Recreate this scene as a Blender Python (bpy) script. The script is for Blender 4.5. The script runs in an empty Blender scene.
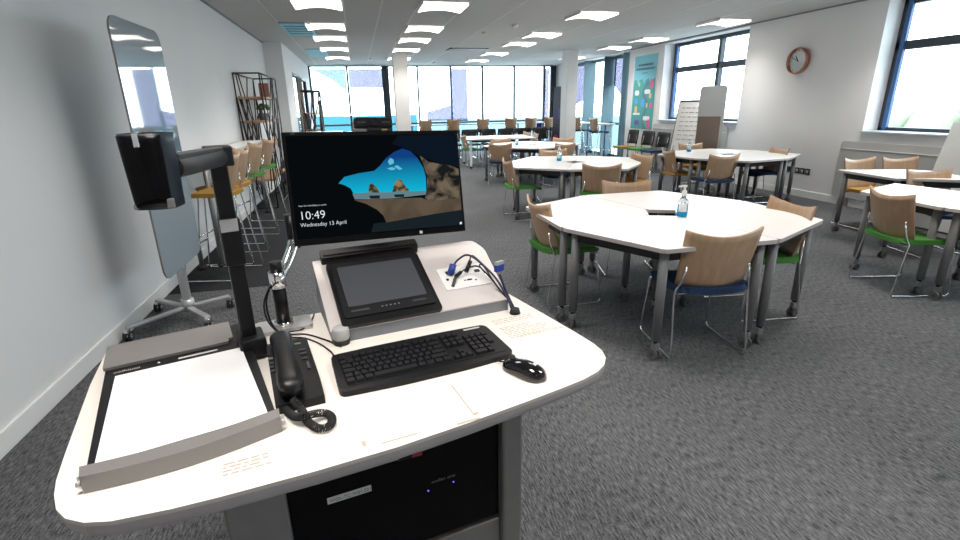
import bpy, bmesh, math, random
from mathutils import Vector, Matrix
random.seed(7)
COL = bpy.context.scene.collection
PI = math.pi
def R(d): return math.radians(d)

# ------------------------------------------------------------------ materials
MATS = {}
def nmat(name, color, rough=.5, metal=0., spec=.5, coat=0., noise=None, bump=None, trans=0.):
    m = bpy.data.materials.new(name); m.use_nodes = True
    nt = m.node_tree; b = nt.nodes['Principled BSDF']
    b.inputs['Base Color'].default_value = (*color, 1)
    b.inputs['Roughness'].default_value = rough
    b.inputs['Metallic'].default_value = metal
    b.inputs['Specular IOR Level'].default_value = spec
    b.inputs['Coat Weight'].default_value = coat
    b.inputs['Transmission Weight'].default_value = trans
    tc = nt.nodes.new('ShaderNodeTexCoord')
    if noise:            # (scale vec, amount)
        sc, amt = noise
        mp = nt.nodes.new('ShaderNodeMapping'); mp.inputs['Scale'].default_value = sc
        nz = nt.nodes.new('ShaderNodeTexNoise'); nz.inputs['Scale'].default_value = 1.; nz.inputs['Detail'].default_value = 4
        cr = nt.nodes.new('ShaderNodeValToRGB')
        cr.color_ramp.elements[0].position = .3; cr.color_ramp.elements[1].position = .7
        cr.color_ramp.elements[0].color = (*[c*(1-amt) for c in color], 1)
        cr.color_ramp.elements[1].color = (*[min(1, c*(1+amt)) for c in color], 1)
        nt.links.new(tc.outputs['Object'], mp.inputs[0]); nt.links.new(mp.outputs[0], nz.inputs['Vector'])
        nt.links.new(nz.outputs['Fac'], cr.inputs[0]); nt.links.new(cr.outputs[0], b.inputs['Base Color'])
    if bump:
        sc, st, dist = bump
        mp = nt.nodes.new('ShaderNodeMapping'); mp.inputs['Scale'].default_value = sc
        nz = nt.nodes.new('ShaderNodeTexNoise'); nz.inputs['Scale'].default_value = 1.; nz.inputs['Detail'].default_value = 3
        bp = nt.nodes.new('ShaderNodeBump'); bp.inputs['Strength'].default_value = st; bp.inputs['Distance'].default_value = dist
        nt.links.new(tc.outputs['Object'], mp.inputs[0]); nt.links.new(mp.outputs[0], nz.inputs['Vector'])
        nt.links.new(nz.outputs['Fac'], bp.inputs['Height']); nt.links.new(bp.outputs[0], b.inputs['Normal'])
    MATS[name] = m; return m
def emat(name, color, strength):
    m = bpy.data.materials.new(name); m.use_nodes = True; nt = m.node_tree
    nt.nodes.remove(nt.nodes['Principled BSDF'])
    e = nt.nodes.new('ShaderNodeEmission'); e.inputs[0].default_value = (*color, 1); e.inputs[1].default_value = strength
    nt.links.new(e.outputs[0], nt.nodes['Material Output'].inputs[0]); MATS[name] = m; return m
def tmat(name, color, gloss=.08):
    m = bpy.data.materials.new(name); m.use_nodes = True; nt = m.node_tree
    nt.nodes.remove(nt.nodes['Principled BSDF'])
    t = nt.nodes.new('ShaderNodeBsdfTransparent'); t.inputs[0].default_value = (*color, 1)
    g = nt.nodes.new('ShaderNodeBsdfGlossy'); g.inputs['Roughness'].default_value = .02
    f = nt.nodes.new('ShaderNodeFresnel'); ge = nt.nodes.new('ShaderNodeNewGeometry'); mr = nt.nodes.new('ShaderNodeMapRange')
    mr.inputs['To Min'].default_value = 1.25; mr.inputs['To Max'].default_value = 1/1.25   # same reflectance from both sides of the thin pane
    nt.links.new(ge.outputs['Backfacing'], mr.inputs['Value']); nt.links.new(mr.outputs[0], f.inputs[0])
    mx = nt.nodes.new('ShaderNodeMixShader')
    nt.links.new(f.outputs[0], mx.inputs[0]); nt.links.new(t.outputs[0], mx.inputs[1]); nt.links.new(g.outputs[0], mx.inputs[2])
    nt.links.new(mx.outputs[0], nt.nodes['Material Output'].inputs[0]); MATS[name] = m; return m
M = MATS
nmat('wall_paint', (.73, .73, .73), .85, noise=((.8, .8, .8), .02), bump=((120, 120, 120), .05, .002))
nmat('ceiling_paint', (.50, .50, .49), .95, noise=((.6, .6, .6), .02))
nmat('trim_paint', (.80, .80, .79), .45)
nmat('laminate', (.92, .90, .88), .32, noise=((2, 2, 2), .015))
nmat('edge_band', (.50, .46, .44), .5)
nmat('desk_top', (.80, .755, .70), .34, noise=((3, 3, 3), .02))
nmat('desk_edge', (.34, .32, .32), .5)
nmat('leg_grey', (.19, .19, .195), .42, .2)
nmat('leg_white', (.75, .75, .75), .4)
nmat('grey_metal', (.27, .265, .26), .42, .65, noise=((20, 200, 20), .06))
nmat('silver', (.52, .52, .53), .38, .75, noise=((300, 30, 30), .03))
nmat('console_top', (.60, .56, .55), .42, .25)
nmat('console_side', (.20, .21, .235), .5, .2)
nmat('chrome', (.82, .82, .83), .12, 1.)
nmat('black_plastic', (.005, .005, .006), .36, spec=.28)
nmat('black_gloss', (.006, .006, .007), .08, coat=.5)
nmat('dark_plastic', (.009, .009, .011), .40, spec=.28)
nmat('dark_grey', (.045, .045, .05), .5)
nmat('rubber', (.015, .015, .016), .75)
nmat('wheel_grey', (.10, .10, .105), .6)
nmat('unit_grey', (.24, .23, .225), .45, .35)
nmat('steel_black', (.02, .02, .022), .45, .3)
nmat('wood', (.46, .305, .19), .42, noise=((30, 30, 3), .10))
nmat('shelf_wood', (.42, .24, .13), .6, noise=((3, 40, 30), .15))
nmat('seat_blue', (.006, .026, .08), .85, noise=((200, 200, 200), .15))
nmat('seat_green', (.05, .21, .03), .85, noise=((200, 200, 200), .15))
nmat('seat_yellow', (.33, .18, .03), .85, noise=((200, 200, 200), .15))
nmat('seat_black', (.012, .013, .016), .8)
nmat('white_plastic', (.75, .75, .74), .35)
nmat('paper', (.82, .82, .80), .7)
nmat('glass_board', (.22, .29, .34), .04, 0., .8, coat=1.)
nmat('white_board', (.60, .62, .62), .12, coat=.3)
nmat('low_board', (.42, .42, .41), .35)
nmat('head_shell', (.010, .017, .024), .45, spec=.3)
nmat('brown_reflection', (.26, .20, .16), .5)
nmat('copper', (.42, .20, .14), .3, .8)
nmat('clock_face', (.45, .50, .50), .12, coat=1.)
nmat('frame_dark', (.035, .045, .06), .45, .2)
nmat('frame_blue', (.03, .10, .26), .4)
nmat('fin_teal', (.07, .13, .155), .5)
nmat('sill', (.50, .56, .62), .3)
nmat('column_paint', (.74, .73, .72), .8)
nmat('curtain', (.22, .18, .16), .9, noise=((40, 40, 1), .25))
nmat('ceiling_line', (.24, .24, .25), .7)
nmat('vent_dark', (.01, .05, .07), .6)
nmat('vent_metal', (.30, .70, .85), .5, .2)  # blue that the grilles reflect is put into this colour
nmat('banner', (.045, .05, .08), .6)
nmat('magenta', (.50, .03, .16), .6)
nmat('purple', (.12, .05, .34), .6)
nmat('poster_teal', (.015, .28, .25), .5)
nmat('poster_sky', (.12, .45, .55), .5)
nmat('poster_road', (.05, .14, .20), .5)
nmat('poster_pink', (.60, .08, .22), .5)
nmat('poster_yellow', (.70, .50, .18), .5)
nmat('poster_blue', (.04, .32, .70), .5)
nmat('poster_ink', (.03, .07, .12), .5)
nmat('ink', (.22, .17, .19), .7)
nmat('ink_faint', (.46, .39, .33), .7)
nmat('label_white', (.55, .55, .55), .6)
nmat('red_label', (.25, .02, .03), .5)
nmat('vga_blue', (.015, .04, .28), .4)
nmat('cable_navy', (.012, .014, .045), .4)
nmat('leaf', (.05, .12, .03), .7)
nmat('outside_ground', (.55, .55, .52), .95)
nmat('hoarding_cyan', (.02, .13, .17), .8)
nmat('hoarding_pale', (.16, .25, .27), .8)
nmat('hedge_pale', (.30, .335, .24), .95, noise=((1.5, 1.5, 1.5), .15))
nmat('gel', (.0, .30, .60), .3, spec=.2)
nmat('door_glass', (.003, .003, .004), .25, spec=.12)
nmat('bezel_black', (.003, .003, .0035), .3, spec=.15)
nmat('clear_plastic', (.75, .85, .9), .08, trans=.85)
nmat('frosted', (.62, .62, .62), .3, trans=.35)
nmat('glass_white', (.95, .95, .97), .25, coat=.4)
nmat('touch_glass', (.055, .058, .068), .35, coat=.2)
tmat('pane_glass', (.97, .985, .985)); tmat('film_lilac', (.335, .325, .385)); tmat('film_blue', (.33, .375, .39)); tmat('film_violet', (.15, .13, .27)); tmat('smoked_glass', (.10, .10, .11))
emat('lamp', (1, .94, .86), 3.0)
emat('led_blue', (.15, .12, 1), 2.)
emat('scr_black', (.0022, .003, .004), 1.); emat('scr_navy', (.0035, .007, .015), 1.)
emat('scr_text', (.85, .88, .9), .9); emat('scr_sea', (.11, .19, .22), 1.); emat('scr_cloud', (.12, .45, .60), 1.)
emat('scr_shadow', (.008, .014, .018), 1.)
def scr_noise(name, c1, c2, scale, strength=1.):
    m = emat(name, c1, strength); nt = m.node_tree; e = [n for n in nt.nodes if n.type == 'EMISSION'][0]
    tc = nt.nodes.new('ShaderNodeTexCoord'); nz = nt.nodes.new('ShaderNodeTexNoise'); nz.inputs['Scale'].default_value = scale; nz.inputs['Detail'].default_value = 6
    nz.inputs['Distortion'].default_value = .6
    cr = nt.nodes.new('ShaderNodeValToRGB'); cr.color_ramp.elements[0].position = .42; cr.color_ramp.elements[1].position = .62
    cr.color_ramp.elements[0].color = (*c1, 1); cr.color_ramp.elements[1].color = (*c2, 1)
    nt.links.new(tc.outputs['Object'], nz.inputs['Vector']); nt.links.new(nz.outputs['Fac'], cr.inputs[0]); nt.links.new(cr.outputs[0], e.inputs[0])
scr_noise('scr_rock', (.010, .010, .010), (.14, .11, .075), 26)
scr_noise('scr_stack', (.03, .03, .02), (.24, .19, .10), 60)
scr_noise('scr_sand', (.075, .055, .038), (.105, .078, .055), 12)
def scr_grad():
    m = emat('scr_sky', (0, .3, .5), 1.); nt = m.node_tree; e = [n for n in nt.nodes if n.type == 'EMISSION'][0]
    tc = nt.nodes.new('ShaderNodeTexCoord'); sp = nt.nodes.new('ShaderNodeSeparateXYZ'); mr = nt.nodes.new('ShaderNodeMapRange')
    mr.inputs['From Min'].default_value = -.05; mr.inputs['From Max'].default_value = .085
    cr = nt.nodes.new('ShaderNodeValToRGB'); cr.color_ramp.elements[0].color = (.005, .50, .70, 1); cr.color_ramp.elements[1].color = (.005, .045, .19, 1)
    nt.links.new(tc.outputs['Object'], sp.inputs[0]); nt.links.new(sp.outputs['Z'], mr.inputs['Value']); nt.links.new(mr.outputs[0], cr.inputs[0]); nt.links.new(cr.outputs[0], e.inputs[0])
scr_grad()
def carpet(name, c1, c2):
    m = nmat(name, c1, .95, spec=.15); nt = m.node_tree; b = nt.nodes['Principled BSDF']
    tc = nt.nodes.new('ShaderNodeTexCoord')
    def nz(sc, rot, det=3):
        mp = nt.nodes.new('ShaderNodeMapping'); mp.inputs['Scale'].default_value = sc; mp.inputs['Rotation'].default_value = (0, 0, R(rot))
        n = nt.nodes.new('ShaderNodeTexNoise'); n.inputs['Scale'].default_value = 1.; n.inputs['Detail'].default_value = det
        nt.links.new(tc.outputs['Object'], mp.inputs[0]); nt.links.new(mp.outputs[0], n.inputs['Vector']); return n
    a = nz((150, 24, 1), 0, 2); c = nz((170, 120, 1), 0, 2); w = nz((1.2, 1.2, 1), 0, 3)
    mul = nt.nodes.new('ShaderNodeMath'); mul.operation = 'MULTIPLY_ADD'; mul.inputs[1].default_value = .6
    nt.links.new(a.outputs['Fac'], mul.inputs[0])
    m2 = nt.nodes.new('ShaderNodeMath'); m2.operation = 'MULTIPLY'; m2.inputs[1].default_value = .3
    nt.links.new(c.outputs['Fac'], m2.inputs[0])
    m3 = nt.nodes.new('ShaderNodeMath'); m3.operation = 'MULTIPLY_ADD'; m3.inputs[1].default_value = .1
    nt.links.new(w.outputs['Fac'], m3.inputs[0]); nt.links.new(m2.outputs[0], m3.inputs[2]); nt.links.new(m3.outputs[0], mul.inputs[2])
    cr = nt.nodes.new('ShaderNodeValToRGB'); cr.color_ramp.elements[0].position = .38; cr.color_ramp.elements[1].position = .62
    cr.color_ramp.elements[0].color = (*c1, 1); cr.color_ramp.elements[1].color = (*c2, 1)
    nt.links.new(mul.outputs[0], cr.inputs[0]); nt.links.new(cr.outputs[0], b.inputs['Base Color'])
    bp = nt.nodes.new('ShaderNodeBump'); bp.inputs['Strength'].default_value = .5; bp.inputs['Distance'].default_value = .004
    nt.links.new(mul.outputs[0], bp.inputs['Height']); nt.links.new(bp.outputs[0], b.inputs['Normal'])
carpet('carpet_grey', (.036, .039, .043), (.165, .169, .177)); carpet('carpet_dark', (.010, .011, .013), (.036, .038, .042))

# ------------------------------------------------------------------ mesh builder
class MB:
    def __init__(s): s.bm = bmesh.new(); s.mi = 0; s.mats = []
    def use(s, name):
        if name not in s.mats: s.mats.append(name)
        s.mi = s.mats.index(name); return s
    def _fin(s, verts, T=None, smooth=False):
        if T is not None:
            for v in verts: v.co = T @ v.co
        fs = set(f for v in verts for f in v.link_faces)
        for f in fs: f.material_index = s.mi; f.smooth = smooth
        return s
    def box(s, c, size, rot=None, bev=0., T=None):
        r = bmesh.ops.create_cube(s.bm, size=1.); vs = r['verts']
        for v in vs: v.co = Vector((v.co.x*size[0], v.co.y*size[1], v.co.z*size[2]))
        if bev > 0:
            es = list(set(e for v in vs for e in v.link_edges))
            rr = bmesh.ops.bevel(s.bm, geom=es, offset=bev, segments=2, affect='EDGES', profile=.5)
            vs = list(set(v for f in rr['faces'] for v in f.verts) | set(v for v in vs if v.is_valid))
            allv = set(vs); stack = list(vs)
            while stack:
                v = stack.pop()
                for e in v.link_edges:
                    o = e.other_vert(v)
                    if o not in allv: allv.add(o); stack.append(o)
            vs = list(allv)
        X = Matrix.Translation(c)
        if rot is not None: X = X @ (rot if isinstance(rot, Matrix) else Matrix.Rotation(rot, 4, 'Z'))
        if T is not None: X = T @ X
        return s._fin(vs, X)
    def cyl(s, a, b, r, r2=None, seg=16, cap=True, smooth=True):
        a, b = Vector(a), Vector(b); d = b-a
        rr = bmesh.ops.create_cone(s.bm, cap_ends=cap, segments=seg, radius1=r, radius2=r if r2 is None else r2, depth=d.length)
        q = d.to_track_quat('Z', 'Y').to_matrix().to_4x4()
        s._fin(rr['verts'], Matrix.Translation((a+b)/2) @ q, False)
        if smooth:
            for v in rr['verts']:
                for f in v.link_faces:
                    if len(f.verts) == 4: f.smooth = True
        return s
    def sph(s, c, r, sc=(1, 1, 1), seg=12):
        rr = bmesh.ops.create_uvsphere(s.bm, u_segments=seg, v_segments=max(6, seg//2+2), radius=r)
        return s._fin(rr['verts'], Matrix.Translation(c) @ Matrix.Diagonal((*sc, 1)), True)
    def tube(s, pts, r, seg=8, closed=False):
        pts = [Vector(p) for p in pts]; n = len(pts); rings = []
        prev = None
        for i, p in enumerate(pts):
            t = (pts[min(i+1, n-1)] - pts[max(i-1, 0)]).normalized()
            if prev is None:
                u = t.orthogonal().normalized()
            else:
                u = (prev - t*prev.dot(t)); u = u.normalized() if u.length > 1e-6 else t.orthogonal().normalized()
            prev = u; w = t.cross(u)
            rings.append([s.bm.verts.new(p + u*(r*math.cos(2*PI*k/seg)) + w*(r*math.sin(2*PI*k/seg))) for k in range(seg)])
        for i in range(n-1):
            for k in range(seg):
                f = s.bm.faces.new((rings[i][k], rings[i][(k+1) % seg], rings[i+1][(k+1) % seg], rings[i+1][k])); f.smooth = True; f.material_index = s.mi
        for ring in (rings[0][::-1], rings[-1]):
            f = s.bm.faces.new(ring); f.material_index = s.mi
        return s
    def prism(s, poly, z0, z1, T=None, side=None, z1s=None):
        """poly: list of (x,y); extruded z0..z1; side: material of side faces; z1s: per-vertex top heights"""
        n = len(poly)
        lo = [s.bm.verts.new((x, y, z0)) for x, y in poly]
        hi = [s.bm.verts.new((x, y, z1 if z1s is None else z1s[i])) for i, (x, y) in enumerate(poly)]
        top = s.bm.faces.new(hi); top.material_index = s.mi; bot = s.bm.faces.new(lo[::-1]); bot.material_index = s.mi
        k = s.mi
        if side: s.use(side); k = s.mi
        for i in range(n):
            f = s.bm.faces.new((lo[i], lo[(i+1) % n], hi[(i+1) % n], hi[i])); f.material_index = k
        if T is not None:
            for v in lo+hi: v.co = T @ v.co
        return s
    def flat(s, poly3):
        f = s.bm.faces.new([s.bm.verts.new(p) for p in poly3]); f.material_index = s.mi; return s
    def lathe(s, prof, c=(0, 0, 0), seg=24, T=None):
        rings = []
        for r, z in prof: rings.append([s.bm.verts.new((c[0]+r*math.cos(2*PI*k/seg), c[1]+r*math.sin(2*PI*k/seg), c[2]+z)) for k in range(seg)])
        vs = [v for g in rings for v in g]
        for i in range(len(rings)-1):
            for k in range(seg):
                f = s.bm.faces.new((rings[i][k], rings[i][(k+1) % seg], rings[i+1][(k+1) % seg], rings[i+1][k])); f.smooth = True; f.material_index = s.mi
        for ring in (rings[0][::-1], rings[-1]):
            f = s.bm.faces.new(ring); f.material_index = s.mi
        if T is not None:
            for v in vs: v.co = T @ v.co
        return s
    def shell(s, fn, nu, nv, th):
        """closed thick surface from fn(u,v)->(point); thickness th along local normal"""
        P = [[Vector(fn(i/nu, j/nv)) for j in range(nv+1)] for i in range(nu+1)]
        def nor(i, j):
            a = P[min(i+1, nu)][j]-P[max(i-1, 0)][j]; b = P[i][min(j+1, nv)]-P[i][max(j-1, 0)]
            return a.cross(b).normalized()
        A = [[s.bm.verts.new(P[i][j]+nor(i, j)*th/2) for j in range(nv+1)] for i in range(nu+1)]
        B = [[s.bm.verts.new(P[i][j]-nor(i, j)*th/2) for j in range(nv+1)] for i in range(nu+1)]
        def q(*v, sm=True):
            f = s.bm.faces.new(v); f.smooth = sm; f.material_index = s.mi
        for i in range(nu):
            for j in range(nv):
                q(A[i][j], A[i+1][j], A[i+1][j+1], A[i][j+1]); q(B[i][j], B[i][j+1], B[i+1][j+1], B[i+1][j])
        for i in range(nu):
            q(A[i][0], B[i][0], B[i+1][0], A[i+1][0], sm=False); q(A[i][nv], A[i+1][nv], B[i+1][nv], B[i][nv], sm=False)
        for j in range(nv):
            q(A[0][j], A[0][j+1], B[0][j+1], B[0][j], sm=False); q(A[nu][j], B[nu][j], B[nu][j+1], A[nu][j+1], sm=False)
        return s
    def build(s, name, mat=None, parent=None):
        if mat and not s.mats: s.mats = [mat]
        bmesh.ops.recalc_face_normals(s.bm, faces=s.bm.faces)
        me = bpy.data.meshes.new(name); s.bm.to_mesh(me); s.bm.free()
        for m in s.mats: me.materials.append(M[m])
        o = bpy.data.objects.new(name, me); COL.objects.link(o)
        if parent: o.parent = parent
        return o

def tag(o, label, cat, group=None, kind=None):
    o['label'] = label; o['category'] = cat
    if group: o['group'] = group
    if kind: o['kind'] = kind
    return o
def empty(name, loc=(0, 0, 0), rz=0., label=None, cat=None, group=None):
    o = bpy.data.objects.new(name, None); COL.objects.link(o); o.location = loc; o.rotation_euler = (0, 0, rz); o.empty_display_size = .1
    if label: tag(o, label, cat, group)
    return o
def struct(o): o['kind'] = 'structure'; return o
KIDS = {}
def copy_tree(o, parent=None):
    c = o.copy(); COL.objects.link(c)
    if parent: c.parent = parent
    for ch in [x for x in KIDS.get(o.name, [])]:
        copy_tree(ch, c)
    return c
def index_kids(root):
    for o in bpy.data.objects:
        if o.parent: KIDS.setdefault(o.parent.name, [])
    KIDS.clear()
    for o in bpy.data.objects:
        if o.parent: KIDS.setdefault(o.parent.name, []).append(o)
def text(body, size, loc, rot, mat, parent=None, name='lettering', align='LEFT', ext=.0003, xs=1.):
    cu = bpy.data.curves.new(name, 'FONT'); cu.offset = -size*.011; cu.body = body; cu.size = size; cu.align_x = align; cu.extrude = ext; cu.materials.append(M[mat]); cu.resolution_u = 3
    o = bpy.data.objects.new(name, cu); COL.objects.link(o); o.location = loc; o.rotation_euler = rot; o.scale = (xs, 1, 1)
    bpy.context.view_layer.update()
    me = bpy.data.meshes.new_from_object(o.evaluated_get(bpy.context.evaluated_depsgraph_get())); bpy.data.objects.remove(o)
    o = bpy.data.objects.new(name, me); COL.objects.link(o); o.location = loc; o.rotation_euler = rot; o.scale = (xs, 1, 1)
    if parent: o.parent = parent
    return o
def rrect(w, h, r, seg=5, cx=0, cy=0):
    p = []
    for (sx, sy, a0) in ((1, 1, 0), (-1, 1, 90), (-1, -1, 180), (1, -1, 270)):
        for k in range(seg+1):
            a = R(a0+90*k/seg); p.append((cx+sx*(w/2-r)+r*math.cos(a), cy+sy*(h/2-r)+r*math.sin(a)))
    return p
def roundpoly(pts, rad, seg=5):
    """round corners of a polygon; rad per vertex"""
    out = []; n = len(pts)
    for i, p in enumerate(pts):
        r = rad[i] if isinstance(rad, (list, tuple)) else rad
        p = Vector(p); a = (Vector(pts[i-1])-p); b = (Vector(pts[(i+1) % n])-p)
        if r <= 0: out.append((p.x, p.y)); continue
        a.normalize(); b.normalize(); t = r
        p0 = p+a*t; p1 = p+b*t
        for k in range(seg+1):
            u = k/seg; q = p0*(1-u)**2 + p*2*u*(1-u) + p1*u*u; out.append((q.x, q.y))
    return out
def catmull(pts, n=8):
    pts = [Vector(p) for p in pts]; P = [pts[0]*2-pts[1]]+pts+[pts[-1]*2-pts[-2]]; out = []
    for i in range(1, len(P)-2):
        for k in range(n):
            t = k/n; a, b, c, d = P[i-1], P[i], P[i+1], P[i+2]
            out.append(.5*((2*b)+(c-a)*t+(2*a-5*b+4*c-d)*t*t+(3*b-a-3*c+d)*t**3))
    out.append(pts[-1]); return out

# ------------------------------------------------------------------ the room
XL, XR, YB, YF, ZC = -1.74, 6.93, 17.6, -3.0, 2.80
def plane_box(name, x0, x1, y0, y1, z0, z1, mat):
    return MB().use(mat).box(((x0+x1)/2, (y0+y1)/2, (z0+z1)/2), (x1-x0, y1-y0, z1-z0)).build(name)
struct(plane_box('floor', XL-.2, XR+.4, YF-.2, YB+.3, -.15, 0, 'carpet_grey'))
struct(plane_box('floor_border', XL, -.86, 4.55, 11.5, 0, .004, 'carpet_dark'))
struct(plane_box('ceiling', XL-.2, XR+.4, YF-.2, YB+.3, ZC, ZC+.15, 'ceiling_paint'))
struct(plane_box('wall_left', XL-.2, XL, YF, YB+.3, 0, ZC, 'wall_paint'))
struct(plane_box('wall_front', XL-.2, XR+.4, YF-.2, YF, 0, ZC, 'wall_paint'))
# boxed-out part of the left wall with the glazed opening
w = MB().use('wall_paint')
XB = -1.38
def wbox(m, x0, x1, y0, y1, z0, z1): m.box(((x0+x1)/2, (y0+y1)/2, (z0+z1)/2), (x1-x0, y1-y0, z1-z0))
wbox(w, XL, XB, 11.68, 13.0, 0, ZC); wbox(w, XL, XB, 13.0, 16.4, 2.32, ZC); wbox(w, XL, XB, 16.4, YB, 0, ZC)
struct(w.build('wall_left_box'))
# right wall with openings
WT = .36
w = MB().use('wall_paint')
Y1a, Y1b, Z1a, Z1b = 3.4, 5.9, 1.05, 2.74
Y2a, Y2b, Z2a, Z2b = 8.42, 11.05, 1.10, 2.76
Y3a, Y3b = 12.62, 16.9
Y5a, Y5b = -1.9, 1.0
wbox(w, XR, XR+WT, YF, Y5a, 0, ZC); wbox(w, XR, XR+WT, Y5a, Y5b, 0, Z1a); wbox(w, XR, XR+WT, Y5a, Y5b, Z1b, ZC); wbox(w, XR, XR+WT, Y5b, Y1a, 0, ZC); wbox(w, XR, XR+WT, Y1a, Y1b, 0, Z1a); wbox(w, XR, XR+WT, Y1a, Y1b, Z1b, ZC)
wbox(w, XR, XR+WT, Y1b, Y2a, 0, ZC); wbox(w, XR, XR+WT, Y2a, Y2b, 0, Z2a); wbox(w, XR, XR+WT, Y2a, Y2b, Z2b, ZC)
wbox(w, XR, XR+WT, Y2b, Y3a, 0, ZC); wbox(w, XR, XR+WT, Y3a, Y3b, 2.76, ZC); wbox(w, XR, XR+WT, Y3b, YB+.3, 0, ZC)
struct(w.build('wall_right'))
# back wall: solid ends and head strip
w = MB().use('wall_paint')
wbox(w, XL, XB, YB, YB+.3, 0, ZC); wbox(w, 6.90, XR+WT, YB, YB+.3, 0, ZC); wbox(w, XB, 6.90, YB, YB+.3, 2.79, ZC)
struct(w.build('wall_back'))
for nm, args in (('baseboard_left', (XL, XL+.016, YF, 11.68, 0, .11)), ('baseboard_right', (XR-.016, XR, YF, 12.6, 0, .11))):
    x0, x1, y0, y1, z0, z1 = args
    struct(MB().use('trim_paint').box(((x0+x1)/2, (y0+y1)/2, .055), (x1-x0, y1-y0, .11), bev=.004).build(nm))
struct(plane_box('trim_1', XL, XL+.02, YF, 11.68, ZC-.02, ZC, 'ceiling_line'))
struct(plane_box('trim_2', XR-.02, XR, YF, 12.6, ZC-.02, ZC, 'ceiling_line'))
# thin pale lines of the ceiling boards
w = MB().use('trim_paint')
for x in (-1.08, -.05, .44, .93, 1.57, 2.3, 3.3, 3.95, 4.9, 5.9): w.box((x, (YF+YB)/2, ZC-.001), (.008, YB-YF, .003))
struct(w.build('trim_3'))

def side_window(name, ya, yb, za, zb, vert, horiz, sillname):
    """window in the right wall; vert = y of mullions, horiz = z of transoms"""
    f = MB().use('frame_dark'); X = XR+WT-.06; t = .07
    f.box((X, ya+t/2, (za+zb)/2), (.10, t, zb-za), bev=.006); f.box((X, yb-t/2, (za+zb)/2), (.10, t, zb-za), bev=.006)
    f.box((X, (ya+yb)/2, za+t/2), (.10, yb-ya, t), bev=.006); f.box((X, (ya+yb)/2, zb-t/2), (.10, yb-ya, t), bev=.006)
    for y in vert: f.box((X, y, (za+zb)/2), (.10, .085, zb-za), bev=.006)
    for z in horiz: f.box((X, (ya+yb)/2, z), (.10, yb-ya, .11), bev=.006)
    f.use('frame_blue').box((X-.045, yb-t-.03, (za+zb)/2), (.05, .06, zb-za-.02), bev=.004)
    o = struct(f.build(name))
    MB().use('pane_glass').box((X+.02, (ya+yb)/2, (za+zb)/2), (.006, yb-ya-.02, zb-za-.02)).build('pane', parent=o)
    MB().use('sill').box((XR+WT/2-.045, (ya+yb)/2, za+.012), (WT+.03, yb-ya-.004, .024), bev=.004).build('window_sill', parent=o)
    MB().use('silver').box((X-.07, (ya+yb)/2-.1, za+.05), (.03, .14, .022), bev=.004).build('handle', parent=o)
    return o
side_window('window_1', Y1a, Y1b, Z1a, Z1b, [4.3], [2.17], 's1')
side_window('window_2', Y2a, Y2b, Z2a, Z2b, [9.5], [2.2], 's2')
side_window('added_window', Y5a, Y5b, Z1a, Z1b, [-.45], [2.17], 's5')  # unseen window, added to bring daylight onto the desk and left wall
# full-height strip window with deep fins
f = MB().use('fin_teal'); X = XR+WT-.06
for y in (Y3a+.03, 12.95, 14.03, 15.35, Y3b-.03): f.box((XR+WT/2, y, 1.38), (WT, .06, 2.76), bev=.004)
for z in (.05, .95, 2.72): f.box((X, (Y3a+Y3b)/2, z), (.08, Y3b-Y3a, .07))
o = struct(f.build('window_3'))
MB().use('pane_glass').box((X+.02, (Y3a+Y3b)/2, 1.38), (.006, Y3b-Y3a-.02, 2.72)).build('pane', parent=o)
MB().use('film_lilac').prism([(13.0, 2.70), (13.97, 2.70), (13.97, 2.02), (13.6, 1.78), (13.0, 1.50)], 0, .004, T=Matrix(((0, 0, 1, X-.01), (1, 0, 0, 0), (0, 1, 0, 0), (0, 0, 0, 1)))).build('tinted_film', parent=o)
MB().use('film_lilac').prism([(15.38, 2.70), (16.85, 2.70), (16.85, 1.45), (15.38, 1.72)], 0, .004, T=Matrix(((0, 0, 1, X-.01), (1, 0, 0, 0), (0, 1, 0, 0), (0, 0, 0, 1)))).build('tinted_film', parent=o)
# back glazing
f = MB().use('frame_dark'); Y = YB+.10
for x, t in ((XB+.03, .06), (-.2, .06), (2.05, .05), (4.25, .06), (5.38, .055), (6.47, .07), (6.80, .20)): f.box((x, Y, 1.39), (t, .12, 2.77), bev=.004)
f.use('frame_blue').box((3.16, Y, 1.39), (.06, .12, 2.77), bev=.004)
f.use('frame_dark').box((1.0, Y-.03, 1.39), (.22, .16, 2.77), bev=.01)
f.use('fin_teal')
for z, t in ((.04, .08), (.98, .06), (2.775, .03)): f.box(((XB+6.90)/2, Y, z), (6.90-XB, .10, t))
o = struct(f.build('window_4'))
MB().use('pane_glass').box(((XB+6.90)/2, Y+.03, 1.39), (6.90-XB-.02, .006, 2.75)).build('pane', parent=o)
TY = Matrix(((1, 0, 0, 0), (0, 0, -1, Y-.005), (0, 1, 0, 0), (0, 0, 0, 1)))
def film(poly, mat): MB().use(mat).prism(poly, 0, .004, T=TY).build('tinted_film', parent=o)
film([(-.16, 2.70), (.89, 2.70), (.89, 2.13), (-.16, 2.13)], 'film_lilac')
film([(-1.3, 2.70), (-.24, 2.70), (-.24, 2.02), (-.75, 2.42)], 'film_blue')
film([(2.30, 1.05), (3.12, 1.05), (3.12, 1.55), (2.30, 1.33)], 'film_lilac')
film([(3.20, 2.70), (3.72, 2.70), (3.72, 1.02), (3.20, 1.02)], 'film_lilac')
film([(6.50, 1.05), (6.66, 1.05), (6.66, 2.70), (6.50, 2.70)], 'film_lilac')
film([(6.1, .1), (6.42, .1), (6.42, .92), (6.1, .92)], 'film_violet')
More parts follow.
